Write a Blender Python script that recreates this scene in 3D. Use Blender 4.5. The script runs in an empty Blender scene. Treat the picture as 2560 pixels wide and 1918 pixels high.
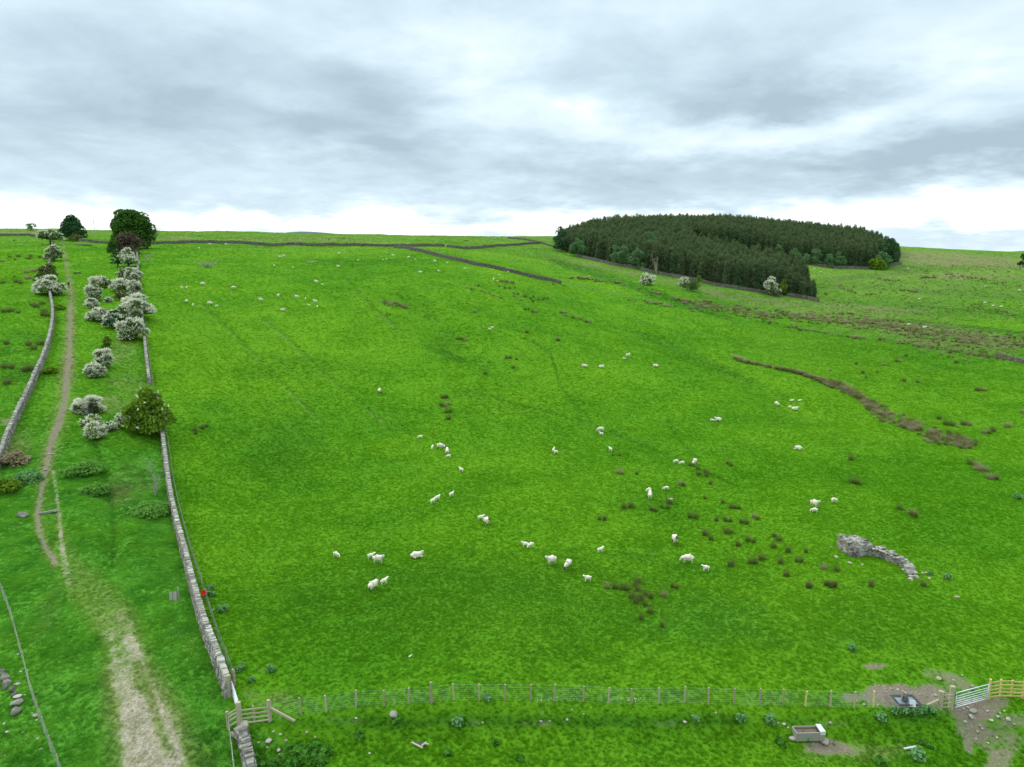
import bpy, math, random
import numpy as np
from mathutils import Vector, Matrix

# ------------------------------------------------------------------ camera
SC = bpy.context.scene
PITCH = math.radians(10.2)
F = 1775.0            # focal length in pixels of the 2560 px photograph
CZ = 32.0             # drone height over the datum
cam_d = bpy.data.cameras.new('camera')
cam_d.sensor_width = 36.0
cam_d.lens = F / 2560 * 36
cam_d.clip_start = 0.5
cam_d.clip_end = 20000
cam = bpy.data.objects.new('camera', cam_d)
cam.location = (0, 0, CZ)
cam.rotation_euler = (math.pi / 2 - PITCH, 0, 0)
SC.collection.objects.link(cam)
SC.camera = cam
SC.view_settings.view_transform = 'Standard'
SC.view_settings.look = 'None'
SC.view_settings.exposure = 0.0
SC.view_settings.gamma = 1.0
SC.cycles.max_bounces = 6
SC.cycles.diffuse_bounces = 3
SC.cycles.transparent_max_bounces = 4

# ------------------------------------------------------------------ sky and sun
SUN_EL, SUN_AZ = math.radians(42), math.radians(-62)
W = bpy.data.worlds.new('World'); SC.world = W; W.use_nodes = True
nt = W.node_tree; nt.nodes.clear()
N = lambda t, tree=None: (tree or nt).nodes.new(t)

def wire(tree, a, b):
    tree.links.new(a, b)

def mth(tree, op, *args, clamp=False):
    n = tree.nodes.new('ShaderNodeMath'); n.operation = op; n.use_clamp = clamp
    for i, x in enumerate(args):
        if isinstance(x, (int, float)):
            n.inputs[i].default_value = x
        else:
            tree.links.new(x, n.inputs[i])
    return n.outputs[0]

def mixc(tree, fac, a, b, blend='MIX'):
    n = tree.nodes.new('ShaderNodeMix'); n.data_type = 'RGBA'; n.blend_type = blend
    for sock, x in ((n.inputs[0], fac), (n.inputs[6], a), (n.inputs[7], b)):
        if isinstance(x, (int, float)):
            sock.default_value = x
        elif isinstance(x, (tuple, list)):
            sock.default_value = (*x, 1.0)[:4]
        else:
            tree.links.new(x, sock)
    return n.outputs[2]

def noise(tree, vec, scale, detail=3, rough=.55, dist=0.0):
    n = tree.nodes.new('ShaderNodeTexNoise')
    n.inputs['Scale'].default_value = scale; n.inputs['Detail'].default_value = detail
    n.inputs['Roughness'].default_value = rough; n.inputs['Distortion'].default_value = dist
    if vec is not None: tree.links.new(vec, n.inputs['Vector'])
    return n

def ramp(tree, fac, stops, interp='LINEAR'):
    n = tree.nodes.new('ShaderNodeValToRGB'); cr = n.color_ramp; cr.interpolation = interp
    while len(cr.elements) < len(stops): cr.elements.new(0.5)
    for e, (p, c) in zip(cr.elements, stops):
        e.position = p; e.color = (*c, 1.0)[:4] if isinstance(c, tuple) else (c, c, c, 1)
    tree.links.new(fac, n.inputs[0])
    return n.outputs[0]

tc = N('ShaderNodeTexCoord')
sep = N('ShaderNodeSeparateXYZ'); wire(nt, tc.outputs['Generated'], sep.inputs[0])
X_, Y_, Z_ = sep.outputs
zc = mth(nt, 'MAXIMUM', Z_, 0.0)
az = mth(nt, 'MULTIPLY', mth(nt, 'ARCTAN2', X_, Y_), 180 / math.pi)
el = mth(nt, 'MULTIPLY', mth(nt, 'ARCSINE', zc), 180 / math.pi)
# cloud sheet seen in perspective: noise on the plane the directions hit
inv = mth(nt, 'DIVIDE', 1.0, mth(nt, 'ADD', zc, 0.20))
pl = N('ShaderNodeCombineXYZ')
wire(nt, mth(nt, 'MULTIPLY', X_, inv), pl.inputs[0]); wire(nt, mth(nt, 'MULTIPLY', Y_, inv), pl.inputs[1])
nA = noise(nt, pl.outputs[0], 1.7, 7, .58, .3)
nB = noise(nt, pl.outputs[0], 5.0, 5, .6, .3)
# az/el plane, warped so that the large masses have ragged edges
ae = N('ShaderNodeCombineXYZ'); wire(nt, az, ae.inputs[0]); wire(nt, el, ae.inputs[1])
wv = N('ShaderNodeVectorMath'); wv.operation = 'MULTIPLY_ADD'
nW = noise(nt, pl.outputs[0], 2.6, 5, .6)
wire(nt, nW.outputs['Color'], wv.inputs[0]); wv.inputs[1].default_value = (14, 5.5, 0)
wire(nt, ae.outputs[0], wv.inputs[2])
wv2 = N('ShaderNodeVectorMath'); wv2.operation = 'SUBTRACT'; wire(nt, wv.outputs[0], wv2.inputs[0]); wv2.inputs[1].default_value = (7, 2.75, 0)

def pix_azel(u, v):
    dx, dy = (u - 1280) / F, (959 - v) / F
    y = math.cos(PITCH) + dy * math.sin(PITCH); z = -math.sin(PITCH) + dy * math.cos(PITCH)
    return math.degrees(math.atan2(dx, y)), math.degrees(math.atan2(z, math.hypot(dx, y)))

# large dark (+) and bright (-) masses of the cloud layer: direction, spread in degrees, weight
BLOBS = [(350, 75, 9, 2.6, .20), (1020, 25, 8, 2.0, .22), (150, 160, 7, 2.2, .12),
         (690, 165, 7, 1.9, .24), (955, 232, 4.2, 2.2, .34), (200, 265, 12, 1.8, .34), (560, 290, 9, 1.6, .24),
         (860, 335, 7, 1.5, .40), (60, 335, 6, 1.4, .22), (700, 430, 22, 1.8, .20), (250, 470, 12, 1.2, .10),
         (1480, 140, 6, 3.2, .24), (1900, 170, 9, 3.2, .30), (1900, 262, 9, 1.7, .42), (2120, 235, 4, 1.2, .18), (1250, 400, 9, 2.0, .14),
         (1480, 430, 12, 1.5, .30), (1700, 510, 7, .9, .36), (2330, 385, 10, 1.3, .40), (2540, 340, 5, 1.4, .34), (2150, 430, 9, 1.1, .20),
         (2480, 250, 6, 1.8, .20), (1300, 85, 6, 1.8, -.14), (1120, 150, 4.5, 2.4, -.22), (780, 90, 3, 1.6, -.1), (1450, 290, 5, 1.3, -.28), (1800, 345, 9, 1.1, -.30), (2280, 170, 4, 2.4, -.26),
         (2150, 300, 6, 1.1, -.24), (1280, 562, 60, .85, -.42), (2330, 520, 9, 1.1, -.34), (60, 552, 14, .9, -.22), (2480, 590, 6, .7, .30), (640, 525, 6, .4, .14), (2300, 40, 8, 2.4, -.05), (640, 320, 3, .8, -.18), (880, 415, 5, .8, -.14)]
acc = mth(nt, 'MULTIPLY_ADD', nA.outputs[0], 1.0, -0.17)
acc = mth(nt, 'ADD', acc, mth(nt, 'MULTIPLY_ADD', nB.outputs[0], 0.42, -0.21))
for (u, v, sa, se, w) in BLOBS:
    a0, e0 = pix_azel(u, v)
    s = N('ShaderNodeVectorMath'); s.operation = 'SUBTRACT'; wire(nt, wv2.outputs[0], s.inputs[0]); s.inputs[1].default_value = (a0, e0, 0)
    m = N('ShaderNodeVectorMath'); m.operation = 'MULTIPLY'; wire(nt, s.outputs[0], m.inputs[0]); m.inputs[1].default_value = (1 / sa, 1 / se, 0)
    d = N('ShaderNodeVectorMath'); d.operation = 'DOT_PRODUCT'; wire(nt, m.outputs[0], d.inputs[0]); wire(nt, m.outputs[0], d.inputs[1])
    e = mth(nt, 'EXPONENT', mth(nt, 'MULTIPLY', d.outputs['Value'], -0.7))
    acc = mth(nt, 'ADD', acc, mth(nt, 'MULTIPLY', e, w))
cloud = ramp(nt, acc, [(0.00, (1.25, 1.3, 1.3)), (0.22, (.91, 1.07, 1.12)), (0.46, (.74, .92, 1.03)), (0.72, (.60, .76, .87)), (1.06, (.48, .61, .71))])
# overcast sky grows brighter towards the zenith
up = mth(nt, 'SUBTRACT', mth(nt, 'DIVIDE', el, 40.0), 0.5, clamp=True)
boost = mth(nt, 'MULTIPLY_ADD', up, 1.25, 1.0)
cl2 = N('ShaderNodeVectorMath'); cl2.operation = 'SCALE'; wire(nt, cloud, cl2.inputs[0]); wire(nt, boost, cl2.inputs['Scale'])
sky = N('ShaderNodeTexSky'); sky.sky_type = 'NISHITA'; sky.sun_disc = False
sky.sun_elevation = SUN_EL; sky.sun_rotation = SUN_AZ
bgS = N('ShaderNodeBackground'); wire(nt, sky.outputs[0], bgS.inputs[0]); bgS.inputs[1].default_value = 0.06
bgC = N('ShaderNodeBackground'); wire(nt, cl2.outputs[0], bgC.inputs[0]); bgC.inputs[1].default_value = 1.0
mx = N('ShaderNodeMixShader'); mx.inputs[0].default_value = 0.93
wire(nt, bgS.outputs[0], mx.inputs[1]); wire(nt, bgC.outputs[0], mx.inputs[2])
wo = N('ShaderNodeOutputWorld'); wire(nt, mx.outputs[0], wo.inputs[0])
W.cycles.sampling_method = 'MANUAL'; W.cycles.sample_map_resolution = 512

sun_d = bpy.data.lights.new('sun', 'SUN'); sun_d.energy = 1.4; sun_d.angle = math.radians(22); sun_d.color = (1, .97, .92)
sun = bpy.data.objects.new('sun', sun_d); SC.collection.objects.link(sun)
sdir = Vector((math.sin(SUN_AZ) * math.cos(SUN_EL), math.cos(SUN_AZ) * math.cos(SUN_EL), math.sin(SUN_EL)))
sun.rotation_euler = sdir.to_track_quat('Z', 'Y').to_euler(); sun.location = (0, 0, 200)

# ------------------------------------------------------------------ terrain height
rng = np.random.default_rng(7)
random.seed(7)

def slope_of(v):                        # height gained per metre forward along the ray of image row v
    dy = (959 - np.asarray(v, float)) / F
    return (-math.sin(PITCH) + dy * math.cos(PITCH)) / (math.cos(PITCH) + dy * math.sin(PITCH))

def a_of(u, v):                         # sideways metres per metre forward
    dy = (959 - np.asarray(v, float)) / F
    return ((np.asarray(u, float) - 1280) / F) / (math.cos(PITCH) + dy * math.sin(PITCH))

PROFILE = {                             # survey points: photo column -> (row, metres forward)
    -150: [(1918, 39), (1750, 44), (1500, 57), (1300, 73), (1200, 84.5), (1100, 96.5), (1000, 111), (900, 128), (800, 151), (710, 194), (650, 250), (620, 300), (605, 350), (572, 520)],
    100: [(1918, 39), (1750, 44), (1500, 57), (1300, 73), (1200, 84.5), (1100, 96.5), (1000, 111), (900, 128), (800, 151), (710, 194), (650, 250), (620, 300), (605, 350), (574, 520)],
    330: [(1918, 39), (1750, 44), (1500, 57), (1300, 74.5), (1200, 87), (1100, 100.5), (1000, 116), (900, 134), (800, 158), (710, 200), (650, 252), (620, 302), (606, 350), (578, 520)],
    620: [(1918, 39), (1750, 44.2), (1390, 69.5), (1200, 92.5), (1075, 113), (950, 138), (850, 164), (763, 192), (700, 224), (650, 280), (612, 370), (581, 520)],
    950: [(1918, 39), (1750, 44.2), (1390, 70), (1200, 94), (1075, 119), (950, 146), (850, 170), (763, 197), (700, 228), (650, 295), (610, 380), (589, 520)],
    1250: [(1918, 39), (1750, 44.2), (1390, 70), (1200, 94.2), (1075, 120), (950, 149), (850, 178), (763, 212), (700, 255), (660, 305), (625, 390), (594, 530)],
    1400: [(1918, 39), (1750, 44.3), (1390, 70.3), (1200, 94.4), (1075, 121), (950, 152), (850, 186), (770, 232), (708, 298), (650, 390), (620, 460), (598, 560)],
    1600: [(1918, 39), (1750, 44.3), (1390, 70.5), (1200, 94.5), (1075, 121), (950, 155), (850, 197), (780, 245), (720, 305), (690, 348), (672, 378), (600, 520), (584, 620)],
    1800: [(1390, 70.5), (1200, 95), (1075, 122), (950, 159), (850, 209), (780, 266), (730, 325), (715, 342), (600, 520), (582, 620)],
    2020: [(1918, 39.3), (1750, 44.6), (1500, 57.8), (1300, 77.5), (1200, 93), (1120, 108), (1000, 142), (900, 187), (820, 243), (748, 325), (700, 388), (665, 445), (607, 560)],
    2160: [(760, 312), (700, 388), (672, 440), (625, 540)],
    2300: [(1918, 39.4), (1750, 44.8), (1500, 58), (1300, 78), (1100, 113), (1000, 143), (900, 188), (820, 245), (760, 310), (700, 390), (660, 470), (622, 780)],
    2700: [(1918, 39.6), (1750, 45), (1500, 58.5), (1300, 79), (1100, 114), (1000, 144), (900, 189), (820, 246), (760, 312), (700, 402), (660, 510), (634, 780)],
}
ctl = []
for u, rows in PROFILE.items():
    for v, y in rows:
        ctl.append((float(a_of(u, v)), math.log(y), float(slope_of(v)) * y))
for a in (-.85, -.5, -.25, 0, .25, .5, .85):
    top = np.interp(a, [-.85, -.3, .1, .25, .5, .85], [20, 16, 13, 12, 4, 2])
    for y, k in ((1000, .95), (1900, .7), (3200, .3)):
        ctl.append((a, math.log(y), float(top * k)))
ctl = np.array(ctl)

def tps(r2):
    return 0.5 * r2 * np.log(r2 + 1e-12)

PA, PB = ctl[:, 0] * 1.3, ctl[:, 1]
K = tps((PA[:, None] - PA[None]) ** 2 + (PB[:, None] - PB[None]) ** 2) + np.eye(len(PA)) * 2e-3
Q = np.stack([np.ones_like(PA), PA, PB], 1)
M = np.block([[K, Q], [Q.T, np.zeros((3, 3))]])
sol = np.linalg.solve(M, np.concatenate([ctl[:, 2], np.zeros(3)]))
RW, RC = sol[:-3], sol[-3:]

def base_h(X, Y):
    sh = np.shape(X)
    X = np.ravel(np.asarray(X, float)); Y = np.ravel(np.asarray(Y, float))
    yc = np.clip(Y, 36, 3200)
    a = np.clip(X / yc, -.9, .9) * 1.3
    b = np.log(yc)
    out = np.empty_like(a)
    for i in range(0, len(a), 40000):
        s = slice(i, i + 40000)
        r2 = (a[s, None] - PA[None]) ** 2 + (b[s, None] - PB[None]) ** 2
        out[s] = tps(r2) @ RW + RC[0] + RC[1] * a[s] + RC[2] * b[s]
    return (out + CZ).reshape(sh)

_tab = rng.random((256, 256))
def vnoise(x, y):
    xi = np.floor(x).astype(int); yi = np.floor(y).astype(int)
    fx = x - xi; fy = y - yi
    fx = fx * fx * (3 - 2 * fx); fy = fy * fy * (3 - 2 * fy)
    g = lambda i, j: _tab[i & 255, j & 255]
    return (g(xi, yi) * (1 - fx) + g(xi + 1, yi) * fx) * (1 - fy) + (g(xi, yi + 1) * (1 - fx) + g(xi + 1, yi + 1) * fx) * fy - .5

def fbm(x, y, octv=3):
    s, amp, out = 1.0, 1.0, 0
    for k in range(octv):
        out = out + amp * vnoise(x * s + 37.2 * k, y * s + 11.7 * k); s *= 2.03; amp *= .5
    return out

def sstep(x, a, b):
    t = np.clip((x - a) / (b - a), 0, 1)
    return t * t * (3 - 2 * t)

def pdist(x, y, poly):                   # distance to a polyline and the position along it (0..n-1)
    best = np.full(np.shape(x), 1e9); pos = np.zeros(np.shape(x))
    for i in range(len(poly) - 1):
        ax, ay = poly[i][:2]; bx, by = poly[i + 1][:2]
        dx, dy = bx - ax, by - ay
        t = np.clip(((x - ax) * dx + (y - ay) * dy) / (dx * dx + dy * dy + 1e-9), 0, 1)
        d = np.hypot(x - ax - t * dx, y - ay - t * dy)
        m = d < best
        best = np.where(m, d, best); pos = np.where(m, i + t, pos)
    return best, pos

_ty = np.exp(np.arange(math.log(31), math.log(900), .004))
def unproject(uv, h):
    uv = np.atleast_2d(np.asarray(uv, float))
    a = a_of(uv[:, 0], uv[:, 1]); s = slope_of(uv[:, 1])
    out = np.empty((len(uv), 3))
    for i in range(0, len(uv), 400):
        A = a[i:i + 400, None]; S = s[i:i + 400, None]
        gz = h(A * _ty[None], np.broadcast_to(_ty[None], (A.shape[0], len(_ty))))
        df = S * _ty[None] + CZ - gz
        below = df < 0
        first = np.where(below.any(1), below.argmax(1), len(_ty) - 1)
        first = np.maximum(first, 1)
        r = np.arange(A.shape[0])
        d0, d1 = df[r, first - 1], df[r, first]
        t = np.where(below.any(1), np.clip(d0 / (d0 - d1 + 1e-12), 0, 1), 1)
        y = _ty[first - 1] + t * (_ty[first] - _ty[first - 1])
        out[i:i + 400, 0] = A[:, 0] * y; out[i:i + 400, 1] = y
        out[i:i + 400, 2] = h(A[:, 0] * y, y)
    return out

FENCE_PX = [(675, 1806), (753, 1792), (816.6, 1788), (890, 1776), (960, 1774), (1022, 1768), (1079, 1765), (1135, 1759), (1199, 1759), (1262, 1759), (1327, 1759),
            (1388, 1759), (1458, 1760), (1521, 1761), (1579, 1762), (1647, 1763), (1711, 1763), (1771, 1764), (1835, 1764), (1899, 1765), (1957.6, 1765), (2012.6, 1767),
            (2076, 1767), (2135.6, 1767), (2184, 1767)]
fence_w = unproject(FENCE_PX, base_h)
bank_line = np.concatenate([[(-60, fence_w[0, 1] - 1.2, 0)], fence_w, [(fence_w[-1, 0] + 4, fence_w[-1, 1], 0), (60, fence_w[-1, 1] - 1, 0)]])
WALL_B_PX = [(572, 1741), (545, 1665), (515, 1590), (492, 1510), (465, 1400), (440, 1310), (424, 1230), (414, 1150), (406, 1085), (395, 1010), (384, 975), (373, 900), (363, 850), (352, 800), (345, 740), (344, 690), (342, 640), (338, 600)]
wb = unproject(WALL_B_PX, base_h)
DITCH_PX = [(240, 1110), (262, 1190), (282, 1290), (284, 1350), (280, 1420)]
dw = unproject(DITCH_PX, base_h)
FOLD_PX = [(1500, 800), (1640, 850), (1780, 905), (1900, 960), (2020, 1030)]
fo = unproject(FOLD_PX, base_h)
CREST_PX = [(1270, 640), (1380, 664), (1460, 680), (1545, 702), (1640, 728), (1740, 748)]
cw = unproject(CREST_PX, base_h)
GULLY_PX = [(1010, 740), (1060, 790), (1120, 830), (1160, 852), (1150, 880)]
gw = unproject(GULLY_PX, base_h)
TRODS_PX = [[(1310, 845), (1375, 880), (1400, 960), (1440, 1010), (1480, 1055)], [(1165, 975), (1330, 1020), (1480, 1060), (1600, 1110), (1700, 1150), (1840, 1215)],
            [(1000, 1060), (1030, 1090)], [(1190, 1000), (1240, 1040)], [(1670, 1050), (1690, 1090), (1740, 1140)]]
trods = [unproject(t, base_h) for t in TRODS_PX]

r1_, r2_ = unproject([(560, 760), (800, 1060)], base_h)
rd_ = (r2_ - r1_)[:2] / np.hypot(*(r2_ - r1_)[:2])

def hz(X, Y):
    X = np.asarray(X, float); Y = np.asarray(Y, float)
    z = base_h(X, Y)
    far = sstep(Y, 60, 160)
    z = z + (.45 + .95 * far) * fbm(X / 34, Y / 34, 2) * (1 - .6 * sstep(Y, 420, 800))
    z = z + .36 * fbm(X / 9 + 5, Y / 11, 2) + .40 * far * fbm((X + .45 * Y) / 7, Y / 60, 2) + .11 * fbm(X / 2.6, Y / 2.6 + 9, 2)
    rs = (X - r1_[0]) * -rd_[1] + (Y - r1_[1]) * rd_[0]
    z = z + .13 * np.sin(rs * 1.15 + 1.5 * fbm(X / 25, Y / 25, 2)) * np.exp(-(rs / 32) ** 2) * sstep(Y, 80, 110) * (1 - sstep(Y, 190, 260)) * (X > -70)
    wx_ = np.interp(Y, wb[:, 1], wb[:, 0]); verge = sstep(wx_ - X, .8, 3) * (Y < 130) * sstep(X - (wx_ - 17), 0, 5)
    z = z + verge * (.34 * fbm(X / 2.0 + 3, Y / 2.4, 3) + .25 * np.clip(fbm(X / 4.5, Y / 6, 2), 0, 1))
    # bank below the fence, sloping to a shallow ditch
    fy = np.interp(X, bank_line[:, 0], bank_line[:, 1])
    d = fy - Y
    near = (Y < 70)
    z = z - near * (1.0 * sstep(d, .1, 2.0) - .35 * sstep(d, 2.6, 5.0)) * sstep(X, -22, -17)
    dd, _ = pdist(X, Y, dw); z = z - .5 * np.exp(-(dd / 1.0) ** 2)
    dd, _ = pdist(X, Y, cw); z = z + 1.5 * np.exp(-(dd / 13) ** 2)
    dd, _ = pdist(X, Y, gw); z = z - 2.0 * np.exp(-(dd / 6) ** 2)
    dd, _ = pdist(X, Y, fo); z = z - 1.0 * np.exp(-(dd / 7) ** 2)
    for t in trods:
        dd, _ = pdist(X, Y, t); z = z - .12 * np.exp(-(dd / .5) ** 2)
    return z

def at(u, v):
    return unproject([(u, v)], hz)[0]

def proj(X, Y, Z):
    z = Z - CZ
    dep = Y * math.cos(PITCH) - z * math.sin(PITCH)
    up = Y * math.sin(PITCH) + z * math.cos(PITCH)
    return 1280 + F * X / dep, 959 - F * up / dep
# ------------------------------------------------------------------ helpers for objects
COL = SC.collection

def tag(o, label=None, cat=None, group=None, kind=None):
    if label: o['label'] = label
    if cat: o['category'] = cat
    if group: o['group'] = group
    if kind: o['kind'] = kind
    return o

def empty(name, loc, rz=0.0):
    o = bpy.data.objects.new(name, None); COL.objects.link(o)
    o.location = loc; o.rotation_euler = (0, 0, rz); o.empty_display_size = .3
    return o

def link(name, me, parent=None, loc=None, rz=None):
    o = bpy.data.objects.new(name, me); COL.objects.link(o)
    if parent: o.parent = parent
    if loc is not None: o.location = loc
    if rz is not None: o.rotation_euler = (0, 0, rz)
    return o

def np_mesh(name, V, Fq, mats, mi=None, col=None, smooth=False, fattr=None):
    """mesh from vertex array and quad (n,4) or triangle (n,3) array"""
    V = np.asarray(V, np.float32); Fq = np.asarray(Fq, np.int32)
    me = bpy.data.meshes.new(name)
    n, k = Fq.shape
    me.vertices.add(len(V)); me.vertices.foreach_set('co', V.ravel())
    me.loops.add(n * k); me.loops.foreach_set('vertex_index', Fq.ravel())
    me.polygons.add(n); me.polygons.foreach_set('loop_start', np.arange(0, n * k, k, dtype=np.int32))
    if mi is not None: me.polygons.foreach_set('material_index', np.asarray(mi, np.int32))
    me.polygons.foreach_set('use_smooth', np.full(n, smooth))
    for m in mats: me.materials.append(m)
    if col is not None:
        at_ = me.attributes.new('tint', 'FLOAT', 'POINT'); at_.data.foreach_set('value', np.asarray(col, np.float32))
    for k_, v_ in (fattr or {}).items():
        at_ = me.attributes.new(k_, 'FLOAT', 'POINT'); at_.data.foreach_set('value', np.asarray(v_, np.float32))
    me.update(calc_edges=True); me.validate()
    return me

class MB:
    """collects boxes, bars, tubes and lumps; mesh() gives ONE mesh"""
    def __init__(s): s.v = []; s.f = []; s.m = []; s.t = []
    def add(s, vs, fs, m=0, t=0.5):
        b = len(s.v); s.v += [tuple(p) for p in vs]; s.t += [t] * len(vs)
        s.f += [tuple(b + i for i in f) for f in fs]; s.m += [m] * len(fs)
    def box(s, c, size, rz=0, m=0, t=.5, jit=0, taper=1, tilt=None):
        hx, hy, h2 = size[0] / 2, size[1] / 2, size[2] / 2
        vs = []
        R = Matrix.Rotation(rz, 3, 'Z')
        if tilt: R = R @ Matrix.Rotation(tilt[1], 3, tilt[0])
        for z in (-1, 1):
            k = taper if z > 0 else 1
            for x, y in ((-1, -1), (1, -1), (1, 1), (-1, 1)):
                p = Vector((x * hx * k, y * hy * k, z * h2))
                if jit: p += Vector((random.uniform(-jit, jit), random.uniform(-jit, jit), random.uniform(-jit, jit)))
                vs.append(R @ p + Vector(c))
        s.add(vs, [(3, 2, 1, 0), (4, 5, 6, 7), (0, 1, 5, 4), (1, 2, 6, 5), (2, 3, 7, 6), (3, 0, 4, 7)], m, t)
    def bar(s, p, q, w, h=None, m=0, t=.5):
        """rectangular bar p to q, w across, h in the vertical sense"""
        p, q = Vector(p), Vector(q); h = h or w
        d = (q - p).normalized()
        side = d.cross(Vector((0, 0, 1)))
        side = Vector((1, 0, 0)) if side.length < 1e-3 else side.normalized()
        up = side.cross(d).normalized()
        vs = [e + side * sx * w / 2 + up * sz * h / 2 for e in (p, q) for sx, sz in ((-1, -1), (1, -1), (1, 1), (-1, 1))]
        s.add(vs, [(3, 2, 1, 0), (4, 5, 6, 7), (0, 1, 5, 4), (1, 2, 6, 5), (2, 3, 7, 6), (3, 0, 4, 7)], m, t)
    def tube(s, pts, rad, n=6, m=0, t=.5, cap=True):
        pts = [Vector(p) for p in pts]; rad = rad if isinstance(rad, (list, tuple)) else [rad] * len(pts)
        vs, fs = [], []
        for i, p in enumerate(pts):
            d = (pts[min(i + 1, len(pts) - 1)] - pts[max(i - 1, 0)]).normalized()
            a = d.cross(Vector((0, 0, 1)));  a = Vector((1, 0, 0)) if a.length < 1e-3 else a.normalized()
            b = d.cross(a).normalized()
            for k in range(n):
                th = 2 * math.pi * k / n
                vs.append(p + (a * math.cos(th) + b * math.sin(th)) * rad[i])
        for i in range(len(pts) - 1):
            for k in range(n):
                fs.append((i * n + k, i * n + (k + 1) % n, (i + 1) * n + (k + 1) % n, (i + 1) * n + k))
        if cap: fs.append(tuple(range(n - 1, -1, -1))); fs.append(tuple(range((len(pts) - 1) * n, len(pts) * n)))
        s.add(vs, fs, m, t)
    def rock(s, c, size, seed=0, m=0, t=.5, rz=0, sub=2):
        import bmesh
        bm = bmesh.new(); bmesh.ops.create_icosphere(bm, subdivisions=sub, radius=1)
        r = random.Random(seed); off = [Vector((r.uniform(-1, 1), r.uniform(-1, 1), r.uniform(-1, 1))).normalized() for _ in range(9)]
        dist = [r.uniform(.55, .95) for _ in off]
        R = Matrix.Rotation(rz, 3, 'Z'); vs = []
        for v in bm.verts:
            p = v.co.copy()
            for o, dd in zip(off, dist):       # flat broken faces
                k = p.dot(o) - dd
                if k > 0: p -= o * k
            vs.append(R @ Vector((p.x * size[0] / 2, p.y * size[1] / 2, p.z * size[2] / 2)) + Vector(c))
        s.add(vs, [[v.index for v in f.verts] for f in bm.faces], m, t); bm.free()
    def mesh(s, name, mats, smooth=False):
        me = bpy.data.meshes.new(name); me.from_pydata(s.v, [], s.f)
        for m in mats: me.materials.append(m)
        me.polygons.foreach_set('material_index', s.m)
        if smooth: me.polygons.foreach_set('use_smooth', [True] * len(s.f))
        a = me.attributes.new('tint', 'FLOAT', 'POINT'); a.data.foreach_set('value', s.t)
        me.update(); return me
    def build(s, name, mats, parent=None, smooth=False, loc=None):
        return link(name, s.mesh(name, mats if isinstance(mats, (list, tuple)) else [mats], smooth), parent, loc)

# ------------------------------------------------------------------ materials
def new_mat(name):
    m = bpy.data.materials.new(name); m.use_nodes = True
    t = m.node_tree; t.nodes.clear()
    out = t.nodes.new('ShaderNodeOutputMaterial')
    return m, t, out

def finish(t, out, color, rough=.9, spec=.15, bump=None, metal=0.0):
    b = t.nodes.new('ShaderNodeBsdfPrincipled')
    if isinstance(color, tuple): b.inputs['Base Color'].default_value = (*color, 1)
    else: t.links.new(color, b.inputs['Base Color'])
    b.inputs['Roughness'].default_value = rough; b.inputs['Specular IOR Level'].default_value = spec
    b.inputs['Metallic'].default_value = metal
    if bump is not None: t.links.new(bump, b.inputs['Normal'])
    t.links.new(b.outputs[0], out.inputs[0]); return b

def attr(t, name, kind='GEOMETRY'):
    a = t.nodes.new('ShaderNodeAttribute'); a.attribute_name = name; a.attribute_type = kind; return a.outputs['Fac']

def bump_of(t, h, dist=.05, strength=1.0):
    b = t.nodes.new('ShaderNodeBump'); b.inputs['Distance'].default_value = dist; b.inputs['Strength'].default_value = strength
    t.links.new(h, b.inputs['Height']); return b.outputs[0]

def leaf_mat(name, c1, c2, c3=None, transl=.35, rough=.8, scale=.6):
    """foliage: two or three leaf colours, chosen per leaf clump and drifting over the crown"""
    m, t, out = new_mat(name)
    tc = t.nodes.new('ShaderNodeTexCoord')
    n = noise(t, tc.outputs['Object'], scale, 2)
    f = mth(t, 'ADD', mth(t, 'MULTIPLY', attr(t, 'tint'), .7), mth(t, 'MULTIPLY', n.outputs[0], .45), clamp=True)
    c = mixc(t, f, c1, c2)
    if c3:
        oi = t.nodes.new('ShaderNodeObjectInfo')
        c = mixc(t, mth(t, 'MULTIPLY', oi.outputs['Random'], .7), c, c3)
    d = t.nodes.new('ShaderNodeBsdfDiffuse'); t.links.new(c, d.inputs[0])
    tr = t.nodes.new('ShaderNodeBsdfTranslucent'); t.links.new(c, tr.inputs[0])
    mxs = t.nodes.new('ShaderNodeMixShader'); mxs.inputs[0].default_value = transl
    t.links.new(d.outputs[0], mxs.inputs[1]); t.links.new(tr.outputs[0], mxs.inputs[2])
    t.links.new(mxs.outputs[0], out.inputs[0]); return m

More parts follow.
